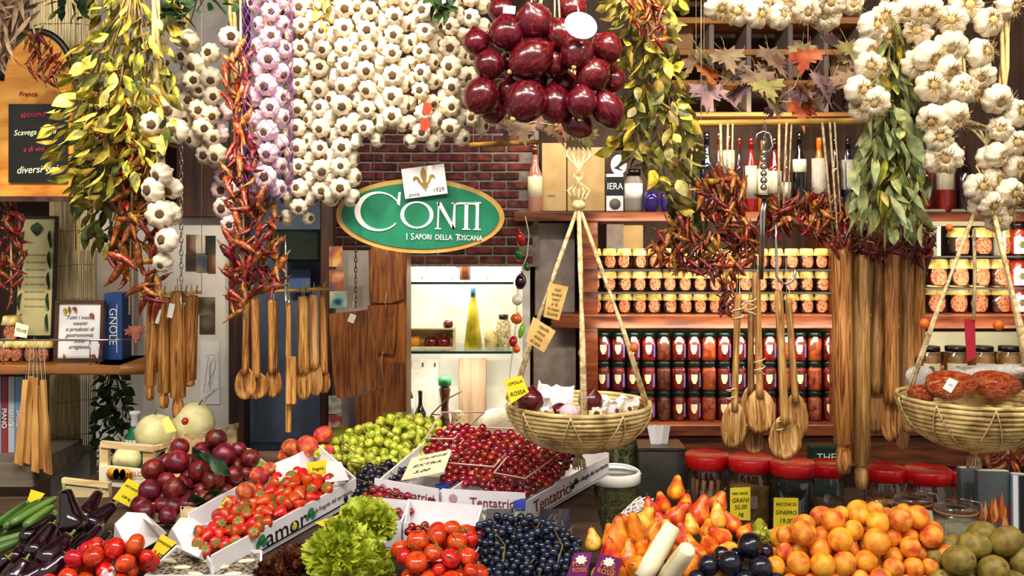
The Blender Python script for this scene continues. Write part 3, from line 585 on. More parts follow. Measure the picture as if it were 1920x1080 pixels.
for s,x,y,sz,mt in (('Scavega di vini',66,248,13,chalk),('abbiamo',62,215,13,chalk_red),('a di vini',64,280,12,chalk_red),('diversi vini',70,318,17,chalk),):
    q=rel(x,y); text(s,m(sz,Y)*1.15,mt,t,(q[0],-.002,q[1]),shear=.25,sx=.92,rot=(PI/2,-.05,0))
q=rel(50,176); text('Franca',m(13,Y),M('sign_red','#8d2f1a',rough=.7),t,(q[0],.006,q[1]),shear=.2); q=rel(70,112); text('Vini',m(24,Y),bpy.data.materials['sign_red'],t,(q[0],.006,q[1]),shear=.3)
def reedmat(label,x0,x1,y0,y1,Y,bow):
    c=P((x0+x1)/2,y1,Y); t=thing('hanging_reed_mat',label,'reed mat',c); n=int((x1-x0)/2.4); mb=MB(); h=m(y1-y0,Y); w_=m(x1-x0,Y)
    for k in range(n):
        x=-w_/2+w_*k/(n-1); y=-bow*math.cos(PI*x/w_); mb.tube([(x,y,0),(x+R.uniform(-.001,.001),y+R.uniform(-.002,.002),h*.5),(x,y,h)],.0022*R.uniform(.85,1.15),5)
    o=ob('reeds',mb.mesh('reeds',reed),t); o['kind']='stuff'
    for z in [h*(k+.5)/max(1,int(h/.09)) for k in range(max(1,int(h/.09)))]:
        ob('binding_cord',MB().tube([(-w_/2+w_*k/10,-bow*math.cos(PI*(-.5+k/10))-.003,z+.002*math.sin(k)) for k in range(11)],.0009,4).mesh('binding_cord',leaf_stem),t)
reedmat('tall bundle of reed matting behind the framed notices',94,178,150,842,2.95,.06)
reedmat('upper roll of reed matting lit yellow behind the arched sign',62,182,-60,160,2.8,.05)
sslab('trim_7',95,842,168,1000,2.95,.05,M('grey_board','#6f6b66','#827d78',sc=30,rough=.8,bump=.1))
sslab('trim_8',118,470,250,690,3.1,.04,plaster_grey)
# ---------------------------------------------------------------- notice photographs on the white wall
phm=[M('photo_%d'%i,a,b,c_,sc=9+i,rough=.35,kind='noise',det=1,lo=.3,hi=.7) for i,(a,b,c_) in enumerate((('#2a2620','#6b3a25','#b8a58c'),('#3d4a58','#94815e','#d2c6b4'),('#20251c','#50402e','#9a8f80')))]
for i,(x0,y0,x1,y1,k,lab) in enumerate([(349,440,367,475,0,'upper corner photo beside the garlic strand'),(367,440,386,475,1,'pale photo in the upper row of the notice group'),(385,442,404,478,2,'dark photo at the upper outer corner of the group'),(348,476,368,508,2,'dark photo in the lower row of the notice group'),(368,477,390,510,1,'brown photo at the middle of the lower row'),(389,478,404,512,0,'narrow photo at the lower outer corner of the group'),(372,557,403,590,2,'black-and-white photo behind the rolling pins'),(374,592,403,626,2,'dark photo under another behind the rolling pins')]):
    mb,l=slab(x0,y0,x1,y1,3.345,.002); tag(ob('pinned_photo',mb.mesh('photo',phm[k]),None,l),'small '+lab,'photo')
mb,l=slab(376,640,412,758,3.345,.002); d_=thing('pinned_drawing','faint pencil drawing pinned below the photos on the white wall','drawing',l); ob('sheet',mb.mesh('sheet',white_card),d_)
mb=MB()
for k in range(4): mb.tube([(R.uniform(-.025,.03),-.001,R.uniform(.0,.2)) for _ in range(4)],.0007,3)
ob('pencil_lines',mb.mesh('lines',ink_grey),d_)
# ---------------------------------------------------------------- left display shelf
LY_=2.62
sh=thing('display_shelf','small honey-brown wall shelf with a thin metal rail','shelf',P(100,703,LY_))
mb=MB(); a=P(-60,703,LY_)-sh.location; b=P(226,685,LY_)-sh.location; mb.bbox(a.x,0,0,b.x,.2,b.z,.003); mb.lathe([(.1,0),(.1,b.z)],20,mx=Matrix.Translation((b.x,.1,0))); ob('shelf_board',mb.mesh('shelf_board',M('shelf_honey','#7d4a20','#a66b33',sc=5,st=(1,8,8),rough=.4,bump=.1)),sh)
z=P(0,638,LY_).z-sh.location.z
ob('rail',MB().tube([(a.x,.004,z),(b.x-.05,.004,z),(b.x+.04,.03,z)],.003,6).mesh('rail',steel),sh)
for px in (5,167,184): x=P(px,0,LY_).x-sh.location.x; ob('rail_post',MB().tube([(x,.006,b.z),(x,.006,z)],.002,6).mesh('rail_post',steel),sh)
def frame(label,x0,y0,x1,y1,Y,fw,fm,pm,lean=.08,rz=0):
    c=P((x0+x1)/2,y1,Y); w_=m(x1-x0,Y)/2; h=m(y1-y0,Y); f=m(fw,Y); t=thing('picture_frame',label,'picture frame',c,(-lean,0,rz))
    for n,q in (('frame_rail',(-w_,0,0,w_,.015,f)),('frame_rail',(-w_,0,h-f,w_,.015,h)),('frame_stile',(-w_,0,f,-w_+f,.015,h-f)),('frame_stile',(w_-f,0,f,w_,.015,h-f))): ob(n,MB().bbox(*q,.001).mesh(n,fm),t)
    ob('sheet',MB().box(-w_+f,.006,f,w_-f,.012,h-f).mesh('sheet',pm),t); return t,w_,h
t,w_,h=frame('dark wooden frame with a handwritten white menu on the small shelf',99,563,192,679,2.68,7,M('frame_wood','#3b1d12','#54301e',sc=12,rough=.4),white_card)
for k,s in enumerate(('Tutti i nostri','vasetti','e prodotti di','gastronomia','sono','artigianali')): text(s,.0145,ink_grey,t,(0,.004,h*(.72-.095*k)),ext=.0003,shear=.35)
for x,z,mt in ((-.62,.88,LY[0]),(-.45,.9,LB[0]),(.5,.8,MP[2]),(-.6,.14,LB[1]),(.62,.14,MP[2]),(-.2,.9,MP[2])): ob('painted_fruit',mt,t,(x*w_,.004,z*h),aim((.2,-.15,-1)),.022)
t,w_,h=frame('tall black frame with a leaf-bordered cream notice',22,404,99,634,2.8,5,black,M('notice_green','#b8ad78','#c9bf8c',sc=5,rough=.5))
for k in range(5):
    for s in (-1,1): ob('leaf_print',LI[0],t,(s*w_*.62,.004,h*(.2+.17*k)),aim((s*.15,-.03,-1)),.05)
ob('leaf_print',LI[0],t,(0,.004,h*.95),aim((0,-.03,-1)),.04)
for k in range(8): text('olio extra vergine',.008,ink_grey,t,(0,.004,h*(.68-.06*k)),ext=.0002)
mb,l=slab(195,550,229,675,2.72,.07,.001); t=thing('blue_box','upright blue carton with white vertical lettering on the small shelf','carton',l); ob('carton',mb.mesh('carton',M('blue_card','#1d3f78','#27508f',sc=8,rough=.5)),t); text('GNOLE',.03,white,t,(0,-.002,.09),rot=(PI/2,PI/2,0)); mb=MB().box(.010,-.0015,.02,.0115,-.0005,.15); ob('stripe',mb.mesh('stripe',white),t)
ob('hanging_maple_leaf',MP[2],None,P(252,608,2.62),aim((.2,-.3,-1),.3),.055); tag(bpy.data.objects['hanging_maple_leaf'],'single orange maple leaf at the end of the shelf rail','leaf')
# ivy trailing below
bunch('hanging_ivy_plant','dark ivy plant trailing beside the reed matting','plant',[(178,700),(235,690),(248,750),(245,830),(225,875),(180,880),(172,800)],9.5,130,2.85,.12,.035,[LI,LI,LD],61,.5,.6,(210,680),10)
# book spines at the lower left
for i,(x0,x1,cc) in enumerate(((-14,2,'#7d8fa5'),(3,14,'#8c2a30'),(15,27,'#a8b3bf'),(28,44,'#6f8cab'))):
    mb,l=slab(x0,706,x1,868,2.72,.1,.001); b_=thing('standing_book',('pale blue','dark red','light grey','steel blue')[i]+' tall book standing under the small shelf','book',l); ob('cover',mb.mesh('cover',M('book%d'%i,cc,rough=.5)),b_); text(('OLIO','PIANO','VINO','SALSE')[i],.018,white,b_,(0,-.002,.12),rot=(PI/2,PI/2,0))
mb,l=slab(-40,868,62,915,2.6,.3,.003); tag(ob('low_shelf',mb.mesh('low_shelf',M('grey_wood','#5a4e42','#74685a',sc=5,st=(1,9,9),rough=.7)),None,l),'weathered grey wooden ledge under the books','ledge')
# ---------------------------------------------------------------- wooden kitchen tools
def spoon_mesh(L,hw,bw,bl,mat,cup=True,flat=.35):
    """hangs from the origin downwards; bowl at the bottom facing -y"""
    mb=MB(); hl=L-bl
    mb.tube([(0,0,0),(0,0,-.01),(0,0,-hl*.5),(0,0,-hl),(0,0,-hl-bl*.2)],[hw*.8,hw,hw*.92,hw,hw*1.1],8)
    n=16; rings=5; cz=-hl-bl/2; v=[];f=[]
    def pt(rr,a,side):
        x=rr*bw*math.cos(a)*(1-.12*math.sin(a)); z=cz+rr*bl/2*math.sin(a); d=(1-rr*rr)
        y=(flat*bw*.55*d - (.0) if side==0 else flat*bw*(.25+1.3*math.sqrt(max(0,d))))
        if not cup and side==0: y=-flat*bw*.5*d
        return (x,y-.0*bw,z)
    for side in (0,1):
        b=len(v); v.append(pt(0,0,side))
        for r in range(1,rings+1):
            for k in range(n): v.append(pt(r/rings,2*PI*k/n,side))
        fl=[]
        for k in range(n): fl.append((b,b+1+k,b+1+(k+1)%n))
        for r in range(rings-1):
            for k in range(n): fl.append((b+1+r*n+k,b+1+(r+1)*n+k,b+1+(r+1)*n+(k+1)%n,b+1+r*n+(k+1)%n))
        f+=fl if side else [tuple(reversed(q)) for q in fl]
    e0=1+(rings-1)*n; e1=1+rings*n+e0
    for k in range(n): f.append((e0+k,e0+(k+1)%n,e1+(k+1)%n,e1+k))
    mb.add(v,f); return mb.mesh('spoon',mat)
def pin_mesh(r,body,hl,mat,one=False):
    p=[(.001,0),(r*.45,-.004),(r*.62,-hl*.35),(r*.5,-hl*.8),(r*.45,-hl)] if not one else [(.001,0),(r*.9,-.002),(r,-.012)]
    z=p[-1][1]-.002 if not one else -.012
    p+=[(r,z-.004),(r,z-body*.5),(r,z-body),(r*.55,z-body-.006),(r*.72,z-body-hl*.3),(r*.78,z-body-hl*.6),(r*.6,z-body-hl*.93),(.001,z-body-hl)]
    return MB().lathe(list(reversed(p)),14).mesh('rolling_pin',mat)
def hang(name,label,cat,me,px,py,Y,rot=(0,0,0),loop=.03,partname=None):
    c=P(px,py,Y); t=thing(name,label,cat,c,rot); ob(partname or 'wooden_body',me,t)
    ob('string_loop',MB().tube([(-.004,0,-.012),(0,-.006,-.004),(.004,0,-.012),(.001,.002,loop),(-.004,0,-.012)],.0011,4).mesh('string_loop',string),t); return t
def rod(label,x0,y0,x1,y1,Y,r=.004):
    a,b=P(x0,y0,Y),P(x1,y1,Y); c=(a+b)/2; t=thing('hanging_rod',label,'hook rod',c); ob('bar',MB().tube([a-c,b-c],r,8).mesh('bar',pole),t)
    n=5
    for k in range(n):
        q=a.lerp(b,(k+.6)/n)-c; ob('peg',MB().tube([q,q+V((.004,-.02,.006)),q+V((.01,-.03,.02))],.0018,5).mesh('peg',pole),t)
    mb=MB()
    for q in (a-c,b-c): mb.tube([q,V((q.x,q.z*0,2.31-c.z))],.001,3)
    ob('support_cord',mb.mesh('support_cord',string),t)
rod('thin wooden rod carrying the olive-wood spoons by the blue panel',452,549,622,541,2.46)
rod('short rod holding the olive-wood rolling pins before the white wall',278,552,378,548,2.5)
for i,(x,y,r,bl,hl,lab) in enumerate([(286,562,10.5,150,30,'slim rolling pin next to the chili string'),(309,556,12,170,32,'rolling pin with a paper price tag'),(334,545,14.5,190,44,'thickest rolling pin with ball-ended handle'),(360,553,12,150,14,'rolling pin hanging nearest the photos')]):
    t=hang('hanging_rolling_pin','olive-wood '+lab,'rolling pin',pin_mesh(m(r,2.5),m(bl,2.5),m(hl,2.5),olive,True),x,y,2.5+.012*(i%2),(0,.03*(1.5-i)*.6,i))
    if i in(1,2): ob('price_tag',MB().box(-.006,-.028,-.065,.008,-.027,-.03).mesh('price_tag',white),t,(0,0,0),(0,.2,-i))
for i,(x,y,L,hw,bw,bl,cup,mt,lab) in enumerate([(462,556,186,5,17,62,True,olive,'spoon partly behind the first ladle'),(478,552,190,6,20,52,True,olive,'deep ladle with a dark hollow'),(511,553,188,7,14,60,False,olive,'narrow spoon beside the ladle'),(568,548,195,8,13,65,False,olive,'broad-handled spatula on the rod'),(588,545,192,7,14,68,False,olive_pale,'pale spoon with an oval bowl'),(606,545,188,6,11,50,False,olive,'thin spoon at the rod end with a white tag')]):
    hang('hanging_wooden_spoon','olive-wood '+lab,'wooden spoon',spoon_mesh(m(L,2.45),m(hw*1.35,2.45),m(bw*1.15,2.45),m(bl,2.45),mt,cup),x,y+8,2.45+.014*(i%3),(0,R.uniform(-.02,.02),R.uniform(-.3,.3)))
mb=MB(); mb.bbox(-m(5,2.42),0,-m(250,2.42),m(5,2.42),.01,0,.002); mb.bbox(-m(2,2.42),-.018,-m(195,2.42),m(17,2.42),-.004,-m(105,2.42),.003)
hang('hanging_wooden_spatula','long dark wooden stick with a square block tied to it','spatula',mb.mesh('spatula',olive),540,562,2.42)
def board(label,pts,Y,mat,hole=None,d=.014):
    ys=[p[1] for p in pts]; xs=[p[0] for p in pts]; c=P(sum(xs)/len(xs),max(ys),Y); mb=MB(); mb.poly([((P(x,y,Y)-c).x,(P(x,y,Y)-c).z) for x,y in pts],d)
    t=thing('hanging_chopping_board',label,'chopping board',c); ob('board',mb.mesh('board',mat),t)
    h=hole or (sum(xs)/len(xs),min(ys)+8); q=P(h[0],h[1],Y-d)-c; ob('string_loop',MB().tube([q+V((0,-.002,-.004)),q+V((-.003,-.002,.02)),q+V((.002,0,.05))],.0014,4).mesh('loop',string),t)
    return t,c
t,c=board('slanted olive-wood chopping board hanging on a chain',[(619,588),(665,584),(691,580),(695,605),(703,640),(722,722),(690,733),(640,746),(632,744),(625,690),(622,640)],2.72,board_wood,(664,588))
ob('white_tag',MB().bbox(-.008,-.018,-.012,.01,-.016,.012,.001).mesh('white_tag',white),t,P(661,596,2.72)-c,(0,.4,0))
board('upper dark chopping board on the orange wooden column',[(692,470),(757,470),(757,560),(735,568),(694,566)],3.298,board_wood)
board('middle chopping board half behind the slanted one',[(690,573),(745,570),(742,640),(738,664),(706,660)],3.296,board_wood)
board('lower chopping board on the column above the white grapes',[(724,680),(757,680),(757,800),(672,810),(668,745),(722,726)],3.297,board_wood)
def chain(label,x,y0,y1,Y,r,mat,hook=False):
    c=P(x,y0,Y); t=thing('hanging_chain',label,'chain',c); mb=MB(); n=int(m(y1-y0,Y)/(r*4.2)); 
    for k in range(n):
        z=-k*r*4.2; pts=[(math.cos(a)*r*(1 if k%2 else 0),math.cos(a)*r*(0 if k%2 else 1),z-r*2+math.sin(a)*r*2.6) for a in [2*PI*j/8 for j in range(8)]]
        mb.tube(pts,r*.42,4,closed=True)
    ob('links',mb.mesh('links',mat),t)
    if hook: z=-n*r*4.2; ob('hook',MB().tube([(0,0,z),(0,-.004,z-.03),(.006,-.01,z-.045),(.012,-.008,z-.03)],.0018,6).mesh('hook',mat),t)
    return t
chain('thin steel chain hanging beside the long garlic strand',340,-150,545,2.37,.0036,steel,True)
chain('small dark chain in front of the postcards',667,-132,585,2.7,.0032,steel_dk)
chain('short steel chain in the wine bottle area above the ornate hook',1434,225,270,2.24,.003,steel)
t=thing('hanging_hook','straight chrome hook rod above the spoon rod','hook',P(536,440,2.4)); ob('shaft',MB().tube([(0,0,0),(0,0,-.1),(.0,-.004,-.15),(.006,-.012,-.165),(.013,-.012,-.155)],.0032,8).mesh('shaft',steel),t)
# right tools: spoons tied in a cluster
for i,(x,y,ang,L,hw,bw,bl,cup,mt,dy,lab) in enumerate([(1384,552,.035,290,7,25,90,False,olive_pale,0,'flat spoon with a pale oval blade, first of the cluster'),(1408,560,0,235,6.5,19,70,True,olive_pale,.03,'small spoon behind the swirl-grained spoon'),(1418,510,-.03,305,7.5,29,85,False,olive_pale,.01,'broad spoon with a striking swirl grain'),(1408,690,-.05,165,6,20,50,True,olive_pale,.045,'small scoop peeking out low between the spoons'),(1460,545,-.05,318,8.5,33,85,True,olive_pale,-.01,'biggest spoon with a round bowl hanging lowest'),(1478,560,-.07,270,7,23,90,True,olive_pale,.035,'deep spoon seen behind the biggest one')]):
    hang('hanging_wooden_spoon','large wooden '+lab,'wooden spoon',spoon_mesh(m(L,2.22),m(hw,2.22),m(bw,2.22),m(bl,2.22),mt,cup),x,y,2.22+dy,(0,ang,R.uniform(-.2,.2)),.1)
for x,y,lb_ in ((1384,606,'twine knot on the flat pale spoon handle, upper one'),(1408,590,'twine knot on the small spoon handle near the hook'),(1424,702,'twine knot just above the swirl-grained spoon blade'),(1372,755,'twine knot right above the flat pale spoon blade'),(1461,815,'twine knot at the neck of the biggest round spoon')):
    tag(ob('hanging_string_tie',MB().tube([(math.cos(a)*.0115,math.sin(a)*.0115,.002*k) for k,a in enumerate([2*PI*j/9 for j in range(19)])],.0013,4).mesh('tie',string),None,P(x,y,2.222)),lb_,'twine','twine ties on the spoons')
t=thing('hanging_spoon_hook','ornate twisted steel hook carrying the wooden spoons','hook',P(1432,265,2.2)); mb=MB()
for k in range(6): mb.ball(.008-.0005*(k%2),10,6,mx=Matrix.Translation((0,0,-.025-.015*k)))
mb.tube([(0,0,.005),(0,0,-.02)],.003,6); mb.tube([(0,0,-.12),(-.006,0,-.16),(-.008,0,-.3)],.0035,8); mb.tube([(.005,0,-.12),(.001,0,-.16),(-.003,0,-.3)],.0028,8); mb.tube([(-.02,0,-.005),(-.014,-.0,.016),(0,0,.022),(.014,0,.016),(.02,0,-.01),(.006,0,-.03)],.0025,6); ob('shaft',mb.mesh('shaft',steel),t)
ob('cup_disc',MB().lathe([(.004,-.125),(.02,-.118),(.021,-.115),(.004,-.113)],16).mesh('cup_disc',steel_dk),t)
def shook(label,x,y0,y1,w_,Y,r=.0028):
    c=P(x,y0,Y); h=m(y1-y0,Y); W=m(w_,Y); pts=[(0,0,0),(0,0,-h*.35),(W*.05,0,-h*.75)]+[(W/2-W/2*math.cos(a),0,-h*.8-math.sin(a)*h*.2) for a in [PI*k/8 for k in range(1,8)]]+[(W,0,-h*.75)]
    tag(ob('hanging_hook',MB().tube(pts,r,8).mesh('hook',steel),None,c),label,'hook')
shook('chrome butcher hook hanging empty in front of the yellow-capped jars',1455,418,532,36,2.18,.003); shook('slim chrome hook half hidden by the sage leaves',1585,285,356,16,2.05,.002)
# long pins and boards at the right
for i,(x,y,r,bl,hl,dy,mt,lab) in enumerate([(1578,466,18.5,352,62,0,olive,'long thick rolling pin hanging nearest the jars'),(1614,476,17,385,52,.02,olive_pale,'longest rolling pin, its knob almost at the lids')]):
    hang('hanging_rolling_pin','olive-wood '+lab,'rolling pin',pin_mesh(m(r,2.18),m(bl,2.18),m(hl,2.18),mt,True),x,y,2.18+dy,(0,-.01,i))
for i,(x,y,L,hw,bw,bl,cup,dy,lab) in enumerate([(1650,474,345,13,19,100,False,.03,'wide-handled spoon beside the long rolling pins'),(1672,470,360,14,21,95,True,0,'dark-streaked spoon with a hollow bowl beside the basket'),(1700,478,340,13,16,85,True,.03,'spoon with a narrow bowl against the basket'),(1722,476,260,13,13,70,False,.05,'spoon half hidden behind the basket rope'),(1692,520,335,6,13,80,True,.06,'thin spoon whose tip hangs lowest behind the others')]):
    hang('hanging_wooden_spoon','olive-wood '+lab,'wooden spoon',spoon_mesh(m(L,2.2),m(hw,2.2),m(bw,2.2),m(bl,2.2),(olive_pale,olive)[i%2],cup),x,y,2.2+dy,(0,(.03,.0,-.01,.0,0)[i],R.uniform(-.2,.2)))
# low left bundle of flat tools
for i,(x,y,L,w0,ang) in enumerate([(50,712,160,9,.09),(59,705,165,9,.05),(67,708,178,8,0.0),(76,722,160,9,-.04),(83,712,176,9,-.06)]):
    mb=MB(); W=m(w0,2.6); h=m(L,2.6); mb.poly([(-W*.6,0),(W*.6,0),(W*.5,-h*.3),(W*.75,-h*.5),(W*.85,-h),(-W*.8,-h*.97),(-W*.75,-h*.5),(-W*.5,-h*.3)],.007)
    hang('hanging_wooden_spatula','flat wooden spatula of the bundle under the small shelf, '+ORD[i]+' from the books','spatula',mb.mesh('spatula',wood_honey),x,y,2.585+.014*(i%2),(0,ang,R.uniform(-.3,.3)),.1)
# ---------------------------------------------------------------- hanging rope baskets
def basket(label,cx,cy,R_,dep,Y,ropes,apex,knot):
    c=P(cx,cy,Y); t=thing('hanging_basket',label,'basket',c); mb=MB(); n=17; rr=.0052
    prof=[]
    for k in range(n):
        a=(k+.4)/n*PI/2; prof.append((R_*math.sin(a)**.85+.002,-dep*math.cos(a)))
    for k,(r,z) in enumerate(prof):
        N=44; mb.tube([(r*math.cos(2*PI*j/N)+R.uniform(-.0007,.0007),r*math.sin(2*PI*j/N),z+R.uniform(-.0008,.0008)) for j in range(N)],rr*R.uniform(.85,1.1),5,closed=True)
    mb.lathe([(r*.985,z) for r,z in prof],32,cap=False); ob('coiled_bowl',mb.mesh('coiled_bowl',raffia),t)
    v=[(0,0,-.028)];N=24
    for j in (1,2,3): v+=[(R_*.27*j*math.cos(2*PI*k/N),R_*.27*j*math.sin(2*PI*k/N),-.03-.004*j+R.uniform(-.006,.006)) for k in range(N)]
    f=[(0,1+k,1+(k+1)%N) for k in range(N)]+[(1+j*N+k,1+(j+1)*N+k,1+(j+1)*N+(k+1)%N,1+j*N+(k+1)%N) for j in (0,1) for k in range(N)]
    ob('paper_lining',MB().add(v,f,sm=False).mesh('paper_lining',kraft),t)
    mb=MB()
    for k in range(9):
        a0=2*PI*k/9
        for s in(-1,1): mb.tube([((r+.006)*math.cos(a0+s*.35*i/(n-1)),(r+.006)*math.sin(a0+s*.35*i/(n-1)),z-.001) for i,(r,z) in enumerate(prof)],.0016,4)
    ob('lashing',mb.mesh('lashing',jute),t)
    ap=P(apex[0],apex[1],Y)-c
    for (ax_,ay_,an,w_) in ropes:
        q=V((R_*math.cos(an),R_*math.sin(an),0)); mb=MB()
        for s in (-1,1): mb.tube([q+V((s*.003,0,-.02)),q.lerp(ap,.35)+V((s*w_*.5,-.004,0)),q.lerp(ap,.7)+V((-s*w_*.4,0,0)),ap],[w_,w_*.9,w_*.9,w_],6)
        ob('rope',mb.mesh('rope',jute),t)
    mb=MB()
    for s in (-2,-1,0,1,2): mb.tube([ap+V((0,0,-.01)),ap+V((s*.011,.002*s,.03)),ap+V((-s*.006,0,.06)),ap+V((s*.012,0,.10)),V((ap.x+s*.008,ap.y+.12,ap.z+.135)),V((ap.x+s*.004,ap.y+.17,2.31-c.z))],.0028,5)
    mb.ball(.014,10,7,mx=Matrix.Translation(ap),sz=.8); ob('knotted_top',mb.mesh('knotted_top',jute),t)
    mb=MB(); z=-dep-.006
    mb.ball(.011,8,6,mx=Matrix.Translation((0,0,z))); 
    for k in range(14): a=2*PI*k/14; mb.tube([(0,0,z-.006),(.011*math.cos(a),.011*math.sin(a),z-.018),(.013*math.cos(a),.013*math.sin(a),z-.036)],.002,4)
    ob('tassel',mb.mesh('tassel',jute),t); return t,c
bk,bc=basket('coiled rope basket holding red onions, hanging over the cherries',1086,752,m(131,2.05),m(88,2.05),2.05,[(0,0,PI*1.0,.0038),(0,0,-PI/2,.0042),(0,0,.08,.0036)],(1085,385),0)
bk2,bc2=basket('coiled rope basket filled with red net bags at the picture edge',1826,738,m(134,2.02),m(100,2.02),2.02,[(0,0,PI*1.02,.0036),(0,0,-PI*.36,.004),(0,0,.3,.0036)],(1850,340),0)
def bead(label,x,y,Y,r,mt): tag(ob('hanging_bead',MB().lathe([(.001,-1),(.5,-.9),(.95,-.35),(.95,.35),(.5,.9),(.001,1)],12,0,None,lambda t,u:1-.08*abs(math.cos(3*t))).mesh('bead',mt),None,P(x,y,Y),None,m(r,Y)),label,'bead')
pk=M('pumpkin_bead','#b54a12','#d9701e',sc=12,rough=.4)
bead('tiny orange pumpkin bead on the rope of the red-net basket',1733,607,1.99,10,pk); bead('orange pumpkin bead on the front rope of the red-net basket',1872,610,1.99,10,pk); bead('small reddish bead high on the rope by the pale shelf',1780,427,2.0,7,pk)
bead('orange pumpkin bead on the right rope of the onion basket',1189,652,2.02,9,pk); bead('orange pumpkin bead on the front rope of the onion basket',1091,662,2.0,8,pk)
def crumple(label,x,y,Y,sx,sy,seed,mat=white,name='crumpled_paper'):
    rr=random.Random(seed); n=9; v=[];f=[]
    for i in range(n):
        for j in range(n): v.append(((i/(n-1)-.5)*sx,rr.uniform(-.012,.012)+.03*((j/(n-1)-.5)**2)*4,(j/(n-1)-.5)*sy+rr.uniform(-.006,.006)))
    for i in range(n-1):
        for j in range(n-1): f.append((i*n+j,i*n+n+j,i*n+n+j+1,i*n+j+1))
    return tag(ob(name,MB().add(v,f,sm=False).mesh(name,mat),None,P(x,y,Y),(-.5+rr.uniform(-.2,.2),rr.uniform(-.4,.4),rr.uniform(-.4,.4))),label,'paper')
def loose_onion(label,x,y,Y,r,k=0,rot=(0,.3,1)):
    o=ob('red_onion',ON[k],None,P(x,y,Y),rot,m(r,Y)); tag(o,label,'onion'); ob('root_end',OTIP,o)
loose_onion('red onion beside the yellow tag in the hanging basket',994,752,1.99,26); loose_onion('dark red onion behind the centre rope in the basket',1107,752,2.04,24,0,(.2,-.3,2)); loose_onion('half-hidden red onion low in the rope basket',1050,775,2.03,20,1,(.2,1.2,2))
crumple('large crumpled white paper sticking out of the onion basket',1040,742,2.07,.075,.075,1); crumple('torn white paper strip at the right of the onion basket',1160,752,2.06,.08,.04,2); crumple('small cream paper scrap under the onion by the yellow tag',1010,778,1.98,.06,.03,3,cream)
def loose_garlic(label,x,y,Y,r,face=(0,-1,.4),pink=False):
    o=ob('garlic_head',(GARP if pink else GAR)[0],None,P(x,y,Y),aim(-V(face),1),m(r,Y)); tag(o,label,'garlic'); ob('root_disc',ROOT,o)
loose_garlic('pink garlic head with its stalk in the onion basket',1068,772,1.99,20,(0,.2,-1),True); loose_garlic('cream garlic head with dark spots by the basket rope',1118,778,1.98,16); loose_garlic('pinkish garlic head at the right side of the onion basket',1150,772,2.0,15,(.6,-.6,.2),True); loose_garlic('small garlic bulb by the right rim of the onion basket',1178,768,2.03,12,(.3,-1,.4))
def card(name,label,cat,corners,Y,mat,lines=(),sz=.012,mt=None,d=.0012,shear=.15,dys=None,col=None):
    """thin card from four pixel corners (tl,tr,br,bl) at given distance(s)"""
    Ys=dys or [Y]*4; p=[P(x,y,yy) for (x,y),yy in zip(corners,Ys)]; p[2]=p[1]+(p[3]-p[0])*(.9 if dys else 0)+(p[2]-p[1])*(.1 if dys else 1); c=(p[0]+p[1]+p[2]+p[3])/4; ux=(p[1]-p[0]).normalized(); uz=(p[0]-p[3]); nn=ux.cross(uz).normalized(); uz=nn.cross(ux)*-1 if nn.cross(ux).dot(uz)<0 else nn.cross(ux)
    t=thing(name,label,cat,c); v=[q-c for q in p]+[q-c+nn*-d for q in p]
    if nn.y>0: nn=-nn
    v=[q-c for q in p]+[q-c-nn*d for q in p]
    ob('sheet',MB().add(v,[(3,2,1,0),(4,5,6,7),(0,1,5,4),(1,2,6,5),(2,3,7,6),(3,0,4,7)],sm=False).mesh('sheet',mat),t)
    n=len(lines); hgt=(p[0]-p[3]).length; wid=(p[1]-p[0]).length
    zx=ux; zn=nn; zy=zn.cross(zx); q=Matrix((zx,zy,zn)).transposed().to_quaternion()
    for k,s in enumerate(lines): text(s,min(sz,wid/(.62*max(1,len(s))),hgt/n*1.1),mt or ink,t,zy*(hgt*(.5-(k+.5)/n)*.86)+zn*.0008,rot=q,ext=.0002,shear=shear,sx=.9)
    return t
card('hanging_note','upper kraft-paper note written in brown, tied on the basket rope','note',[(1030,530),(1066,538),(1048,601),(1019,594)],2.03,kraft,('con','questi','cesti','si fa','la zuppa','buona'),.0095,M('ink_brown','#6f4a1a',rough=.8))
card('hanging_note','lower tilted kraft-paper note on the basket rope','note',[(1000,594),(1042,621),(1020,661),(985,640)],2.0,kraft,('cipolla','rossa','dolce','di casa'),.0095,bpy.data.materials['ink_brown'])
card('price_tag','yellow price tag standing at the left rim of the onion basket','price tag',[(945,713),(978,704),(992,735),(958,757)],1.94,yellow_tag,('CIPOLLA','ROSSA'),.012)
netred=M('red_net_bag','#b0300e','#cc4616','#e07a40',kind='vor',sc=3.2,rough=.3,bump=.8,lo=.1,hi=.75,coat=.3,bs=9,bdist=.08); silver=M('cellophane','#a79c93','#d8d0c8','#f0ece8',sc=18,rough=.2,bump=.6,bdist=.02)
def bag(label,x,y,Y,rx,rz,mat,seed,name='net_bag'):
    rr=random.Random(seed); ph=[rr.uniform(0,6) for _ in range(4)]
    pr=[(math.sin(PI*i/14)**.8+.01,-math.cos(PI*i/14)) for i in range(15)]
    o=ob(name,MB().lathe(pr,20,0,None,lambda t,u:1+.13*math.sin(3*t+ph[0]+3*u)+.09*math.sin(5*t+ph[1]+7*u)+.05*math.sin(9*t+ph[2]-9*u)).mesh(name,mat),None,P(x,y,Y),(rr.uniform(-.2,.2),rr.uniform(-.2,.2),0),(m(rx,Y),m(rx,Y)*.7,m(rz,Y))); tag(o,label,'bag'); return o
bag('bulging red net bag with a black and white tag in the basket',1778,722,1.97,46,27,netred,1); bag('red net bag at the far side of the edge basket',1866,722,1.99,44,26,netred,2); bag('small red net bag low at the basket rim',1730,738,1.98,24,16,netred,5)
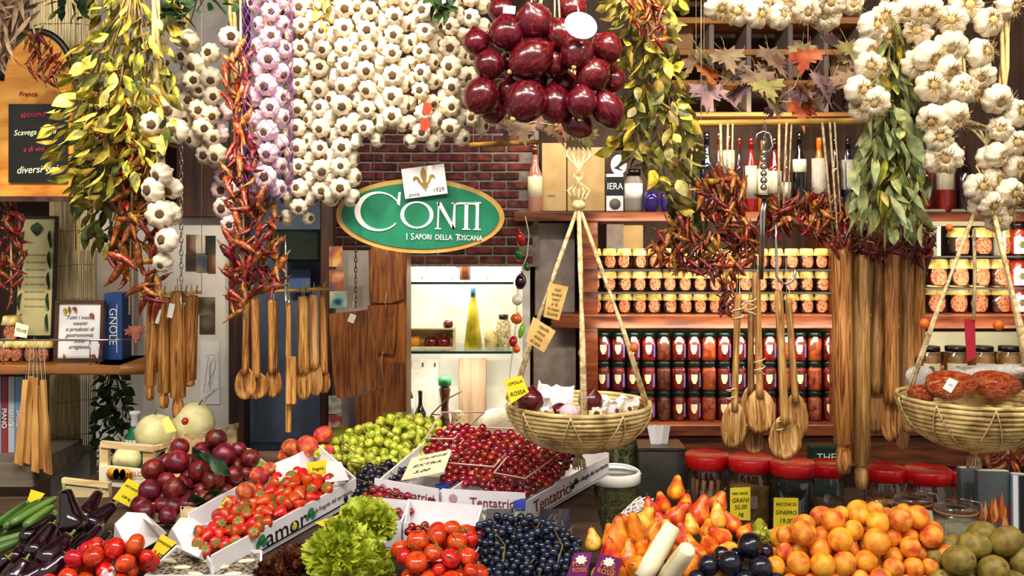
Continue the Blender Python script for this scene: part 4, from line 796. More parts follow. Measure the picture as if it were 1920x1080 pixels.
bag('shiny cellophane bag in the basket beside the rope',1722,706,2.06,26,20,silver,3,'cellophane_bag'); bag('long glittering cellophane bag behind the red nets',1850,700,2.1,78,16,silver,4,'cellophane_bag')
card('bag_tag','black and white striped tag on the red net bag','tag',[(1780,708),(1797,715),(1783,737),(1768,728)],1.9,white,('I I I',),.014,ink)
card('hanging_ribbon','dark red ribbon strip hanging in front of the honey jars','ribbon',[(1808,598),(1828,598),(1830,670),(1813,680)],2.05,M('ribbon','#8c1020','#a51c2c',sc=20,rough=.5))
tag(ob('hanging_jute_string',MB().tube([P(1826,430,2.05)-P(1826,600,2.05),V((.002,0,.1)),V((0,0,0))],.0035,6).mesh('cord',jute),None,P(1826,600,2.05)),'plain jute cord from which the dark red ribbon hangs','cord')
# string of ceramic vegetables
t=thing('hanging_vegetable_string','string of glossy little ceramic vegetables beside the niche','ornament',P(980,412,3.785)); l0=t.location
vm={k:M('ceramic_'+k,a,rough=.15,coat=.5) for k,a in (('red','#a81812'),('green','#1f5a26'),('plum','#2c0d22'),('white','#d9d2c4'),('orange','#c9601a'),('lime','#7fae3a'),('yellow','#d8b92c'))}
for x,y,r,k,s in ((976,448,11,'red',1.5),(972,478,9,'green',1.5),(988,500,8,'green',1.2),(976,528,13,'plum',1.3),(970,562,13,'white',.9),(968,598,14,'orange',.8),(978,620,7,'lime',2.4),(962,640,10,'red',1.2),(968,655,9,'orange',.9),(955,722,10,'yellow',.8),(955,745,9,'yellow',1),(958,775,8,'yellow',1.5)):
    ob('ceramic_vegetable',MB().lathe([(.001,-s),(.5,-.88*s),(.9,-.4*s),(1,0),(.85,.5*s),(.45,.88*s),(.15,s),(.1,s*1.3),(.001,s*1.32)],12,0,None,lambda t_,u_:1-.08*abs(math.cos(3*t_))).mesh('ceramic_vegetable',vm[k]),t,P(x,y,3.785)-l0,(R.uniform(-.3,.3),R.uniform(-.4,.4),0),m(r,3.785)*.9)
ob('bead_string',MB().tube([P(x,y,3.782)-l0 for x,y in ((985,406),(992,440),(988,480),(972,520),(968,600),(956,700),(955,790))],.0022,5).mesh('bead_string',string),t)
# ---------------------------------------------------------------- jars, bottles
def jar(kind,R_,h,body,lidm,label_parts=(),cloth=False,glassy=True):
    t=thing('glass_jar','jar','jar'); 
    ob('contents',MB().lathe([(.001,.003),(R_*.9,.003),(R_*.93,.01),(R_*.93,h*.7),(R_*.8,h*.78),(.001,h*.78)],14).mesh('contents',body),t)
    ob('glass',MB().lathe([(R_*.2,0),(R_*.95,0),(R_,.006),(R_,h*.74),(R_*.82,h*.84),(R_*.82,h*.93)],16).mesh('glass',clear),t)
    if cloth:
        mb=MB(); mb.lathe([(R_*1.12,h*.66),(R_*.98,h*.83),(R_*.95,h*.97),(R_*.8,h*1.02),(.001,h*1.03)],20,0,None,lambda a,u_:1+(.10*math.cos(5*a+.6)*(1-u_)**2)); ob('cloth_cap',mb.mesh('cloth_cap',lidm),t)
        ob('tie',MB().tube([(R_*.97*math.cos(2*PI*k/14),R_*.97*math.sin(2*PI*k/14),h*.84) for k in range(14)],.0012,4,closed=True).mesh('tie',string),t)
    else: ob('lid',MB().lathe([(R_*.86,h*.84),(R_*.9,h*.85),(R_*.9,h*.985),(R_*.84,h),(.001,h)],16).mesh('lid',lidm),t)
    for nm,a0,a1,z0,z1,mt,shp in label_parts:
        N=8; v=[];f=[]; rr=R_*1.015
        for j in range(5):
            zz=j/4; w_=1 if shp=='rect' else (math.sin(PI*(.08+.84*zz))**.6 if shp=='oval' else (1 if zz>.45 else .35+.65*zz/.45))
            for k in range(N+1): a=-PI/2+(a0+(a1-a0)*k/N-((a0+a1)/2))*w_+(a0+a1)/2; v.append((rr*math.cos(a),rr*math.sin(a),z0*h+(z1-z0)*h*zz))
        for j in range(4):
            for k in range(N): f.append((j*(N+1)+k,j*(N+1)+k+1,(j+1)*(N+1)+k+1,(j+1)*(N+1)+k))
        ob(nm,MB().add(v,f).mesh(nm,mt),t)
    return t
yc=M('yellow_cloth','#b89440','#dcc071','#efdd9c',sc=30,rough=.8,bump=.25,rand=.1,hrand=.01)
conem=M('nut_print','#4e200e','#a85a34','#c47c56',kind='vor',sc=110,rough=.6,lo=.15,hi=.6,rand=.1); amber=M('amber_preserve','#2a0d06','#4f1a0c',sc=30,rough=.3,rand=.3)
saucered=M('red_sauce','#4d0906','#8a160c','#a3240f',sc=40,rough=.25,rand=.2); saucebr=M('brown_sauce','#3b1309','#6e2b15','#8a4220',sc=45,rough=.3,rand=.2); sauceor=M('orange_sauce','#7a2a08','#b54c12','#c9661e',sc=45,rough=.3,rand=.15)
lidgreen=M('lid_green','#0a1f17',rough=.25); lidblack=M('lid_black','#120d0b',rough=.2); lidred=M('lid_red','#a80c10','#c8151a',sc=4,rough=.25,coat=.4)
shield=M('cream_shield','#d8cc9e','#e8dfba',sc=40,rough=.6); violet=M('violet_strip','#6e4b8e','#87639f',sc=90,rough=.6)
JA=jar('a',m(13.5,3.85),m(37,3.85),amber,yc,(('picture_label',-.85,.85,.06,.68,conem,'oval'),),True)
JB=jar('b',m(13.6,3.85),m(56,3.85),saucered,lidgreen,(('shield_label',-.6,.28,.26,.57,shield,'shield'),('violet_strip',.55,1.0,.14,.6,violet,'rect')))
JC=jar('c',m(14.2,3.85),m(56,3.85),saucebr,lidgreen); JD=jar('d',m(14.2,3.85),m(56,3.85),sauceor,lidgreen)
JE=jar('e',m(19,3.85),m(52,3.85),amber,yc,(('picture_label',-.9,.9,.06,.66,conem,'oval'),),True)
tomsauce=M('tomato_sauce','#b3220c','#d23a12',sc=30,rough=.3)
JF=jar('f',m(18,3.85),m(64,3.85),tomsauce,lidblack,(('white_label',-.8,.8,.06,.55,white_card,'rect'),('oval_print',-.35,.35,.22,.42,M('print_olive','#6b6a3a',rough=.7),'oval')))
honey=M('honey','#8a5a1c','#b98536',sc=8,rough=.2,rand=.25)
JG=jar('g',m(21,3.85),m(58,3.85),honey,lidblack,(('cream_label',-.9,.9,.1,.5,cream,'rect'),('oval_print',-.3,.3,.22,.42,bpy.data.materials['print_olive'],'oval')))
SB=3.9
def onshelf(x,py,Y): q=P(x,py,Y); q.z=P(0,py,3.8 if py in (397,591) else 3.82).z; return q
G1='yellow-capped jars on the stepped shelf'
for r,(py,nm) in enumerate(((505,'upper'),(548,'middle'),(591,'lower'))):
    xs=[1114+k*28.4 for k in range(16)]
    for k,x in enumerate(xs):
        if 1552<x: continue
        put(JA,'yellow cloth-capped jar, %s from the grey panel in the %s row'%(ORD[k],nm),onshelf(x+R.uniform(-1,1),py,SB+.0),(0,0,R.uniform(-.25,.25)),None,G1)
G2='sauce jars on the lower shelf'
seq='BBBBCBBDBBBBDBDB'
zb=P(0,797,3.8).z
for r,nm in enumerate(('bottom','middle','top')):
    for k,ch in enumerate(seq):
        x=1131+k*28.3
        put({'B':JB,'C':JC,'D':JD}[ch],'%s, green lid, %s from the upright in the %s tier'%({'B':'shield-labelled red sauce jar','C':'plain brown sauce jar','D':'plain orange sauce jar'}[ch],ORD[k],nm),V((P(x,0,SB).x,SB,zb+r*m(56,3.85))),(0,0,R.uniform(-.1,.1)),None,G2)
for r,(py,nm,xs) in enumerate(((480,'upper',(1797,1842,1875)),(540,'middle',(1757,1797,1836,1873)),(591,'lower',(1755,1795,1834,1873)))):
    for k,x in enumerate(xs): put(JE,'wide yellow-capped jar, %s from the pins in the %s row behind the basket ropes'%(ORD[k],nm),onshelf(x,py,3.92),(0,0,R.uniform(-.3,.3)),None,'wide jars at the far shelf end')
    put(JF,'tall tomato sauce jar with white label at the picture edge, %s row'%nm,onshelf(1908,py,3.9),(0,0,0),None,'tomato sauce jars')
for k,x in enumerate((1742,1792,1842,1892)): put(JG,'honey jar with cream label and black lid, %s behind the net bags'%ORD[k],onshelf(x,700,3.7),(0,0,R.uniform(-.3,.3)),None,'honey jars')
mb,l=slab(1700,700,2050,706,3.6,.2); tag(ob('wall_shelf_riser',mb.mesh('riser',wood_shelf),None,l),'narrow wooden riser under the honey jars','riser')
for k,(x,yy) in enumerate(((12,684),(37,684),(62,684),(86,684))): put(JE,'small yellow-capped jar on the left wall shelf, %s from the edge'%ORD[k],P(x,677,2.7),(0,0,R.uniform(-.3,.3)),.53 if k else .55,'jars on the small left shelf')
put(JE,'white-labelled jar under a cloth cap standing on other jars at the left',P(22,638,2.74),(0,0,.4),.62,'jars on the small left shelf')
for j in (JA,JB,JC,JD,JE,JF,JG): killtree(j)
card('price_tag','square cream tag hanging from a jar on the left shelf','price tag',[(30,604),(54,611),(50,634),(26,630)],2.58,cream,('OLIVE',),.012)
def PN(x,py,Y):
    q=P(x,py,Y)
    if py==397: q.z=P(0,397,3.8).z
    elif Y>3.97 and abs(py-657)<3: q.z=P(0,658,3.98).z
    elif Y>3.97 and abs(py-529)<3: q.z=P(0,528,3.98).z
    elif Y>3.97 and py>790: q.z=P(0,812,3.98).z
    return q
def bottle(label,x,py,Y,wpx,hpx,body,cap,lab=None,l0=.12,l1=.5,sh=.62,capm=None,cat='bottle'):
    R_=m(wpx,Y)/2; h=m(hpx,Y); t=thing('glass_bottle',label,cat,PN(x,py,Y)); nk=R_*.34
    ob('bottle_body',MB().lathe([(.001,0),(R_*.94,0),(R_,.006),(R_,h*sh*.92),(R_*.85,h*sh),(nk*1.3,h*(sh+.13)),(nk,h*(sh+.2)),(nk,h*.9),(nk*1.15,h*.92),(nk*1.1,h*.94)],14).mesh('bottle_body',body),t)
    ob('cap',MB().lathe([(nk*1.12,h*.84),(nk*1.16,h*.98),(nk,h),(.001,h)],10).mesh('cap',cap),t)
    if lab: ob('label_band',MB().lathe([(R_*1.012,h*l0),(R_*1.012,h*l1)],18).mesh('label_band',lab),t)
    return t
bt={k:M('bottle_'+k,a,rough=.07,spec=.7,coat=.4) for k,a in (('navy','#0b1028'),('brown','#4a2410'),('red','#6a0c0c'),('black','#0a0809'),('amber','#c9641a'),('wine','#2c0a10'),('rose','#b07864'),('orange','#d8701c'),('crimson','#8e1414'))}
lb={'w':M('label_grey','#b5ac9c','#c9c1b2',sc=40,rough=.6),'c':cream,'b':M('label_blue','#8a97b0',rough=.6)}
for i,(x,w_,h_,bm_,cm,l_,a,b,lab) in enumerate([(1325,26,150,'navy','black','b',.06,.16,'navy blue bottle at the end of the row by the herbs'),(1347,16,150,'brown','brown','w',.04,.12,'thin brown bottle with a small pale label'),(1366,22,145,'wine','red','w',.5,.8,'dark wine bottle with a white neck label'),(1386,18,140,'wine','red',None,0,0,'dark bottle with a red cap behind the twine'),(1408,22,140,'crimson','red','w',.18,.62,'bright red liqueur bottle with a tall white label'),(1430,20,135,'amber','amber','c',.2,.6,'cream-labelled bottle behind the ornate hook'),(1452,26,140,'red','wine','w',.25,.55,'red bottle with a white label beside the hook'),(1474,18,140,'brown','brown','w',.2,.4,'small brown bottle behind the dangling twine'),(1499,25,150,'black','black','c',.5,.66,'black bottle with a cream band'),(1536,28,140,'orange','orange','w',.22,.72,'clear orange liqueur bottle with a big white label'),(1566,26,140,'wine','black','w',.1,.2,'dark red bottle with a white square sticker'),(1590,24,140,'navy','black','w',.3,.7,'dark bottle with pale label by the sage leaves'),(1710,26,130,'wine','black','c',.5,.75,'dark jar-like bottle with cream neck band right of the sage'),(1735,28,120,'red','black',None,0,0,'short ruby bottle in the shade of the garlic'),(1772,32,120,'crimson','red','c',.35,.9,'red bottle with yellow label behind the garlic bulbs'),(1808,30,125,'wine','red',None,0,0,'dark red bottle behind the basket rope'),(1890,28,120,'wine','black','w',.3,.6,'dark bottle at the picture edge behind the garlic')]):
    bottle(lab,x,397,3.95,w_,h_,bt[bm_],bt[cm],lb.get(l_) if l_ else None,a,b)
bottle('rose wine bottle with large cream label at the left end of the top shelf',1003,397,3.9,27,128,bt['rose'],bt['brown'],cream,.22,.52,.58)
for i,(x0,y0,x1,y1,mt,lab) in enumerate([(1016,268,1062,396,cardbeige,'plain beige carton box beside the rose wine bottle'),(1064,276,1134,396,cardbeige,'wide beige carton box behind the basket ropes'),(1137,326,1169,396,white_card,'white carton with black band and white letters')]):
    mb,l=slab(x0,y0,x1,y1,3.92,.1,.002); t=thing('carton_box',lab,'carton',l); ob('carton',mb.mesh('carton',mt),t)
    if i==2: hh=m(70,3.92); ob('black_band',MB().box(-m(16.3,3.92),-.0015,hh*.42,m(16.3,3.92),-.0005,hh*.92).mesh('black_band',black),t); text('IERA',.036,white,t,(0,-.003,hh*.66),sx=.85); mb=MB(); mb.lathe([(.001,-.001),(.022,-.001),(.022,.001)],12,mx=Matrix.Translation((0,-.0015,.028))@Matrix.Rotation(PI/2,4,'X')); ob('seal',mb.mesh('seal',ink_grey),t)
    else: text('CASA',.012,ink_grey,t,(-.01,-.002,.06)); 
t=thing('wine_emblem','white round emblem plate with a black bird sketch leaning on the carton','plate',P(1160,325,3.95)); el=[(m(15,3.95)*math.cos(k*PI/10),m(19,3.95)*math.sin(k*PI/10)+m(16,3.95)) for k in range(20)]; ob('plate',MB().poly(el,.004).mesh('plate',white),t); ob('bird_mark',MB().poly([(-.02,.02),(-.005,.03),(.01,.05),(.02,.045),(.012,.03),(.0,.022),(.018,.008),(.004,.012)],.001).mesh('bird_mark',ink),t,(0,-.0045,0))
def potjar(label,x,py,Y,wpx,hpx,gm,lidm,lab):
    R_=m(wpx,Y)/2; h=m(hpx,Y); t=thing('storage_jar',label,'jar',P(x,py,Y)); ob('jar_body',MB().lathe([(.001,0),(R_*.95,0),(R_,.01),(R_,h*.7),(R_*.7,h*.82),(R_*.7,h*.88)],16).mesh('jar_body',gm),t); ob('lid',MB().lathe([(R_*.78,h*.84),(R_*.8,h),(.001,h*1.01)],14).mesh('lid',lidm),t)
    if lab: ob('paper_label',MB().lathe([(R_*1.01,h*.3),(R_*1.01,h*.66)],16).mesh('paper_label',lab),t)
    return t
potjar('grey jar with white label beside the black-banded carton',1188,397,3.92,34,80,M('grey_jar','#8d8578',rough=.3),lidblack,white_card)
pg=M('purple_glass','#2a1a5e','#4a34a0',sc=6,rough=.08,coat=.6)
for i,(x,w_,h_) in enumerate(((1221,30,38),(1248,20,40))):
    R_=m(w_,3.9)/2; h=m(h_,3.9); tag(ob('purple_glass',MB().lathe([(.001,0),(R_*.6,0),(R_*.95,h*.3),(R_,h*.6),(R_*.8,h),(R_*.74,h),(R_*.9,h*.6),(.001,h*.1)],16).mesh('purple_glass',pg),None,P(x,397,3.9)),('wide','narrow')[i]+' dark purple glass tumbler on the top shelf','glass')
# cartons and oddments on the upright side
for i,(x0,y0,x1,y1,lab) in enumerate([(1137,420,1170,470,'small grey carton above the yellow-capped jars'),(1168,422,1206,468,'pale carton beside the grey one above the jars')]):
    mb,l=slab(x0,y0,x1,y1,4.02,.08,.002); o=tag(ob('carton_box',mb.mesh('carton',(lilac_grey,cardbeige)[i]),None,l),lab,'carton')
# ---------------------------------------------------------------- niche goods
def lath(name,label,cat,x,py,Y,prof,mat,rot=None,parts=()):
    t=thing(name,label,cat,PN(x,py,Y),rot); ob('body',MB().lathe([(m(r,Y),m(z,Y)) for r,z in prof],16).mesh('body',mat),t)
    for nm,pr,mt in parts: ob(nm,MB().lathe([(m(r,Y),m(z,Y)) for r,z in pr],14).mesh(nm,mt),t)
    return t
oil=M('lemon_oil','#8c7a10','#c9b21e','#dfd04c',sc=10,rough=.1,coat=.5)
lath('oil_bottle','tall conical yellow liqueur bottle on the glass shelf','bottle',887,657,4.08,[(.1,0),(16,0),(17,3),(13,40),(8,80),(5,94),(4,112)],oil,None,(('foil_neck',[(5,92),(5,113),(.1,114)],M('foil_blue','#6f9ab0',rough=.25,metal=.6)),))
bx=thing('wooden_box','open pale wooden box with peppers inside on the glass shelf','box',PN(806,657,4.06)); W=m(46,4.06); hh=m(38,4.06)
for n,q in (('box_base',(-W,0,0,W,.09,.006)),('box_lid',(-W,0,hh-.006,W,.09,hh)),('box_side',(-W,0,.006,-W+.006,.09,hh-.006)),('box_side',(W-.006,0,.006,W,.09,hh-.006)),('box_back',(-W,.084,.006,W,.09,hh-.006))): ob(n,MB().box(*q).mesh(n,crate_wood),bx)
def pepper(label,x,y,Y,r,col,sq=1.0):
    t=thing('sweet_pepper',label,'pepper',P(x,y,Y)); ob('flesh',MB().lathe([(.001,-.75*sq),(.5,-.8*sq),(.9,-.5*sq),(1,0),(.95,.45*sq),(.6,.75*sq),(.2,.62*sq),(.001,.6*sq)],18,0,None,lambda a,u_:1-.12*abs(math.cos(2*a))).mesh('flesh',M('pepper_'+col[1:],col,rough=.2,coat=.4)),t,(0,0,0),None,m(r,Y)); ob('stem',MB().tube([(0,0,m(r,Y)*.6),(.004,0,m(r,Y)*1.1)],.003,5).mesh('stem',leaf_stem),t)
pepper('orange sweet pepper inside the wooden box in the niche',778,640,4.1,13,'#d98a18'); pepper('dark red pepper inside the wooden box',808,642,4.1,14,'#5a0d12'); pepper('second dark red pepper filling the wooden box end',832,642,4.1,14,'#6b1016')
loose_onion('small red onion lying on top of the wooden box',840,609,4.08,10,0,(.3,.8,0))
lath('trinket_basket','little woven trinket basket with a dark bow on the glass shelf','trinket',921,657,4.1,[(.1,0),(11,0),(13,14),(12,24),(6,32),(.1,34)],raffia)
lath('bean_jar','slim glass jar of pale beans at the end of the glass shelf','jar',944,657,4.12,[(.1,0),(13,0),(14,4),(14,42),(8,52),(8,58)],M('beans','#8d7a50','#c9b78c',kind='vor',sc=90,rough=.4),None,(('lid',[(9,52),(9,60),(.1,61)],lidblack),))
lath('perfume_bottle','small square bottle with dark liquid and gold cap on the upper glass shelf','bottle',872,528,4.12,[(.1,0),(10,0),(11,3),(11,26),(6,30),(6,32)],bt['brown'],None,(('cap',[(7,30),(7,42),(.1,43)],gold),))
for i,(x,h_) in enumerate(((790,36),(848,30),(912,40))):
    t=thing('dried_flower','%s dried flower sprig on the upper glass shelf'%('seed-headed','pale stemmed','tall forked')[i],'flower',PN(x,529,4.13)); mb=MB()
    for k in range(4):
        a=R.uniform(-.5,.5); q=V((math.sin(a)*.07,R.uniform(-.02,.02),m(h_,4.1)*R.uniform(.7,1.1))); mb.tube([(0,0,0),q*.5+V((.004,0,0)),q],.0012,4); 
    ob('stalk',mb.mesh('stalk',leaf_stem),t); ob('seed_head',MB().ball(.014,9,6).mesh('seed_head',M('seedhead%d'%i,('#5c2c1a','#b8a98c','#8a6a3e')[i],rough=.9)),t,q)
lath('pepper_mill','tall dark wooden pepper mill with a green cap in the niche','pepper mill',834,800,4.02,[(.1,0),(13,0),(14,6),(8,22),(7,50),(11,78),(8,84),(6,86)],bt['brown'],None,(('green_cap',[(5,84),(12,86),(13,98),(7,104),(.1,104)],M('green_cap','#1f6a34','#2d8544',sc=30,rough=.6)),))
mb,l=slab(860,679,912,806,4.12,.012,.003); l.z=P(0,812,3.98).z; t=thing('cutting_board','pale wooden cutting board leaning in the bottom of the niche','cutting board',l,(-.03,0,0)); ob('board',mb.mesh('board',M('pale_board','#8f7358','#b59a7b',sc=4,st=(9,9,.6),rough=.6)),t)
bottle('dark wine bottle with a white label at the niche side',766,812,4.05,20,95,bt['black'],bt['black'],white_card,.3,.62,.66); bottle('small black bottle lying lower in the niche',788,815,4.0,22,78,bt['black'],bt['black'],None,.3,.62,.5)
mb,l=slab(764,674,822,815,4.18,.01); t=thing('wall_calendar','pale fabric wall hanging with small hooks at the niche back','wall hanging',l); ob('cloth',mb.mesh('cloth',M('linen','#cfc8ba','#ddd6c8',sc=60,rough=.85,bump=.1)),t)
for k in range(3): ob('hook',MB().tube([(-.05+.05*k,-.004,m(135,4.18)),(-.05+.05*k,-.01,m(128,4.18))],.003,5).mesh('hook',ink),t)
bag('cream paper sack in the corner of the niche',935,795,4.0,34,30,M('sack','#c9b8a2','#ddcfbc',sc=10,rough=.8,bump=.1),8,'paper_sack')
t=thing('dried_branch','thin forked dry branch standing in the niche','branch',PN(795,812,4.0)); ob('twig',MB().tube([(0,0,0),(.03,0,.07),(.09,0,.13),(.15,.01,.16)],.003,5).mesh('twig',leaf_stem),t); ob('twig',MB().tube([(.03,0,.07),(.07,-.01,.07),(.1,0,.05)],.0025,5).mesh('twig',leaf_stem),t)
lath('flower_pot','cream pot of dried rosebuds beside the pepper mill','pot',858,806,4.04,[(.1,0),(11,0),(13,12),(11,22),(13,30),(8,36),(.1,38)],M('rosebuds','#8f7a52','#c2ac7a','#d9c79c',kind='vor',sc=70,rough=.8,bump=.5))
# postcards and dark packets in front of the blue panel
for i,(x0,y0,x1,y1,lab) in enumerate([(617,462,642,500,'sunset postcard at the top of the rack strip'),(617,506,645,545,'seaside postcard at the middle of the strip'),(618,546,650,578,'blue glass picture card above the slanted board'),(616,742,640,776,'colourful card below the slanted board'),(616,778,642,812,'lowest colourful card behind the grapes')]):
    mb,l=slab(x0,y0,x1,y1,3.27,.003); tag(ob('postcard',mb.mesh('postcard',M('postcard%d'%i,('#1f3a6e','#2d5a80','#164a78','#8a8f5a','#2a5a8c')[i],('#c06a2c','#a8572c','#7fa8a0','#d8d2c4','#c2402c')[i],('#e0b070','#d8a07a','#c8c0a0','#5a8a5a','#e0dcd4')[i],sc=22,rough=.3,det=1)),None,l),lab,'postcard')
mb,l=slab(508,430,600,492,3.3,.06,.01); tag(ob('hanging_dark_bag',mb.mesh('dark_bag',M('dark_bag','#0d140f','#1d2b1e',sc=9,rough=.25)),None,l),'dark green glossy bag behind the chili string','bag')
mb,l=slab(540,505,582,548,3.4,.004); tag(ob('pinned_sheet',mb.mesh('sheet',M('blue_sheet','#3d5480','#4a6494',sc=8,rough=.5)),None,l),'blue sheet pinned on the blue panel behind the spoons','sheet')
mb,l=slab(458,835,604,1000,3.3,.05); tag(ob('wall_low_cabinet',mb.mesh('cabinet',M('cab_blue','#1d2b3d','#2b3b50',sc=8,rough=.5)),None,l),'dark blue low cabinet behind the nectarines','cabinet')
# green bottle with white cap by the ivy
lath('syrup_bottle','green plastic bottle with a white nozzle beside the melons','bottle',254,880,2.72,[(.1,0),(17,0),(18,6),(18,60),(10,78),(7,82)],M('green_plastic','#0f6a38','#17804a',sc=8,rough=.3),None,(('nozzle',[(7,80),(9,84),(7,100),(11,104),(11,109),(.1,110)],white),('round_label',[(18.3,40),(18.3,58)],white_card)))
# ---------------------------------------------------------------- produce
def fruitmat(name,a,b,c,rough=.4,bump=.05,rand=.12,hr=.015,coat=0,sc=1.6,lo=.3,hi=.7,bs=30,sss=0): return M(name,a,b,c,sc=sc,rough=rough,bump=bump,rand=rand,hrand=hr,coat=coat,lo=lo,hi=hi,bs=bs,sss=sss,bdist=.01)
STEM=MB().tube([(0,0,.0),(.02,0,.12),(.08,.02,.3)],[.05,.035,.04],5)
stem_green=M('green_stem','#4a6a24','#6f8c36',sc=10,rough=.6)
def calyx_mesh(n,r,mat,up=.1):
    mb=MB()
    for k in range(n):
        a=2*PI*k/n; d=V((math.cos(a),math.sin(a),0)); s=V((-math.sin(a),math.cos(a),0))
        mb.add([(0,0,.02),d*r*.5+s*r*.2+V((0,0,.03)),d*r+V((0,0,up)),d*r*.5-s*r*.2+V((0,0,.03))],[(0,1,2,3)])
    mb.tube([(0,0,0),(.02,0,.18),(.06,0,.34)],[.05,.035,.03],5); return mb.mesh('calyx',mat)
def round_mesh(name,mat,sz=1,groove=.06,dip=.12,seg=20,pt=0):
    pr=[]
    for i in range(13):
        a=PI*i/12; r=math.sin(a); z=-math.cos(a)*sz
        if i>=10: z-=dip*((i-9)/3)**2*sz
        if pt and i<3: z-=pt*(3-i)/3
        pr.append((r+1e-4,z))
    return MB().lathe(pr,seg,0,None,lambda t,u:1-groove*max(0,math.cos(t))**12*math.sin(PI*u)).mesh(name,mat)
def S_pile(pts,rpx,hmax,yb,yt,hbase=0):
    out=[]
    for q in pts:
        x,y=q[0],q[1]; r=q[2] if len(q)>2 else rpx
        rm=m(r,2.0); t_=min(1,max(0,(yb-y)/(yb-yt))); out.append((S(x,y,hbase+rm+hmax*t_),r))
    return out
def rowlabels(pts):
    n=len(pts); k=max(1,round(n/11)) if n>16 else (2 if n>6 else 1); idx=sorted(range(n),key=lambda i:-pts[i][1]); out=[None]*n; per=-(-n//k)
    for r in range(k):
        row=sorted(idx[r*per:(r+1)*per],key=lambda i:pts[i][0])
        for j,i in enumerate(row): out[i]='%s from the left in the %s row'%(ORD[j],'front' if r==0 else ORD[r]) if k>1 else '%s from the left'%ORD[j]
    return out
def pile(name,label,cat,group,meshes,pts,rpx,hmax,yb,yt,tilt=.6,part=None,relaxn=6,seed=1,hbase=0,rs=.98,under=None):
    rr=random.Random(seed); pts=[tuple(q) for q in pts]; n0=len(pts)
    pr=S_pile(pts,rpx,hmax,yb,yt,hbase)
    if under:
        up=[(x,y,rpx) for x,y in fill(under[0],under[1],under[2],seed+50)]; pr+=[(p+(p-co.location).normalized()*m(rpx,p.y)*1.2,r*1.06) for p,r in S_pile(up,rpx,hmax,yb,yt,hbase)]; pts=pts+up
    rad=[m(r,p.y)*rs for p,r in pr]; ps=relax([p for p,_ in pr],[r*.95 for r in rad],relaxn+6); labs=rowlabels(pts); base=label
    for p,r in zip(ps,rad): p.z=max(p.z,Z0+SL*p.y+r*.97+.01)
    for p,r,lb_ in zip(ps,rad,labs):
        label=base+', '+lb_
        o=ob(name,rr.choice(meshes),None,p,(rr.uniform(-tilt,tilt),rr.uniform(-tilt,tilt),rr.uniform(0,6)),r); tag(o,label,cat,group)
        if part: ob(part[0],part[1],o,part[2])
def tray(name,label,cat,cor,h,mat,thick=.004,h0=.004,floor=True,pn='side_panel'):
    p=[S(x,y,h0) for x,y in cor]; c=(p[0]+p[1]+p[2]+p[3])/4; t=thing(name,label,cat,c); n=V((0,0,1)); hs=h if hasattr(h,'__len__') else [h]*4
    for i in range(4):
        a,b=p[i]-c,p[(i+1)%4]-c; d=(b-a).normalized(); o=V((d.y,-d.x,0))*thick; hi=hs[i]
        if hi<=0: continue
        v=[a,b,b-o,a-o]; v=v+[q+n*hi for q in v]
        ob(pn,MB().add([tuple(q) for q in v],[(3,2,1,0),(4,5,6,7),(0,1,5,4),(1,2,6,5),(2,3,7,6),(3,0,4,7)],sm=False).mesh(pn,mat),t)
    if floor:
        v=[q-c+n*.002 for q in p]+[q-c+n*.006 for q in p]; ob('base_panel',MB().add([tuple(q) for q in v],[(3,2,1,0),(4,5,6,7),(0,1,5,4),(1,2,6,5),(2,3,7,6),(3,0,4,7)],sm=False).mesh('base_panel',mat),t)
    return t,[q-c for q in p]
def wtext(t,p,i,s,u_,z,size,mat,shear=0,sx=1,eps=.0012):
    a,b=p[i],p[(i+1)%4]; d=(b-a).normalized(); dh=V((d.x,d.y,0)).normalized(); o=V((dh.y,-dh.x,0)); q=Matrix((d,(o.cross(d)).normalized(),o)).transposed().to_quaternion()
    return text(s,size,mat,t,a.lerp(b,u_)+V((0,0,z))+o*eps,rot=q,ext=.0003,shear=shear,sx=sx)
def wdots(t,p,i,lst,z0,mat,name='printed_cherry'):
    a,b=p[i],p[(i+1)%4]; d=(b-a).normalized(); dh=V((d.x,d.y,0)).normalized(); o=V((dh.y,-dh.x,0)); mb=MB()
    for u_,z,r in lst:
        c=a.lerp(b,u_)+V((0,0,z))+o*.0015; N=10; v=[c]+[c+d*r*math.cos(2*PI*k/N)+V((0,0,1))*r*math.sin(2*PI*k/N) for k in range(N)]; mb.add([tuple(q) for q in v],[(0,1+k,1+(k+1)%N) for k in range(N)],sm=False)
    ob(name,mb.mesh(name,mat),t)
boxw=M('box_white','#d9d4d8','#e9e5e6',sc=10,rough=.6); boxblue=M('box_blue','#1d2f86','#26409c',sc=10,rough=.5); liner=M('green_liner','#2c5c22','#4c8434','#6fa048',sc=18,rough=.5,bump=.6,bdist=.02)
# -- wooden crates at the back left
def crate(label,rails,Y):
    c=P(rails[0][0][0],rails[0][0][1],Y); t=thing('wooden_crate',label,'crate',c)
    for nm,(x0,y0),(x1,y1),w_,dy0,dy1,mt in [(r[2],r[0],r[1],r[3],r[4],r[5],r[6]) for r in rails]:
        a=P(x0,y0,Y+dy0)-c; b=P(x1,y1,Y+dy1)-c; d=b-a; W=m(w_,Y)/2; side=V((0,.007,0)) if abs(d.z)<d.length*.7 else V((0,.008,0)); up=V((0,0,W)) if abs(d.z)<d.length*.7 else V((W,0,0))
        v=[a-up,b-up,b+up,a+up]; v=[tuple(q-side) for q in v]+[tuple(q+side) for q in v]
        ob(nm,MB().add(v,[(3,2,1,0),(4,5,6,7),(0,1,5,4),(1,2,6,5),(2,3,7,6),(3,0,4,7)],sm=False).mesh(nm,mt),t)
    return t,c
prt=M('crate_print','#d8cdb0','#e5dcc2',sc=8,rough=.7)
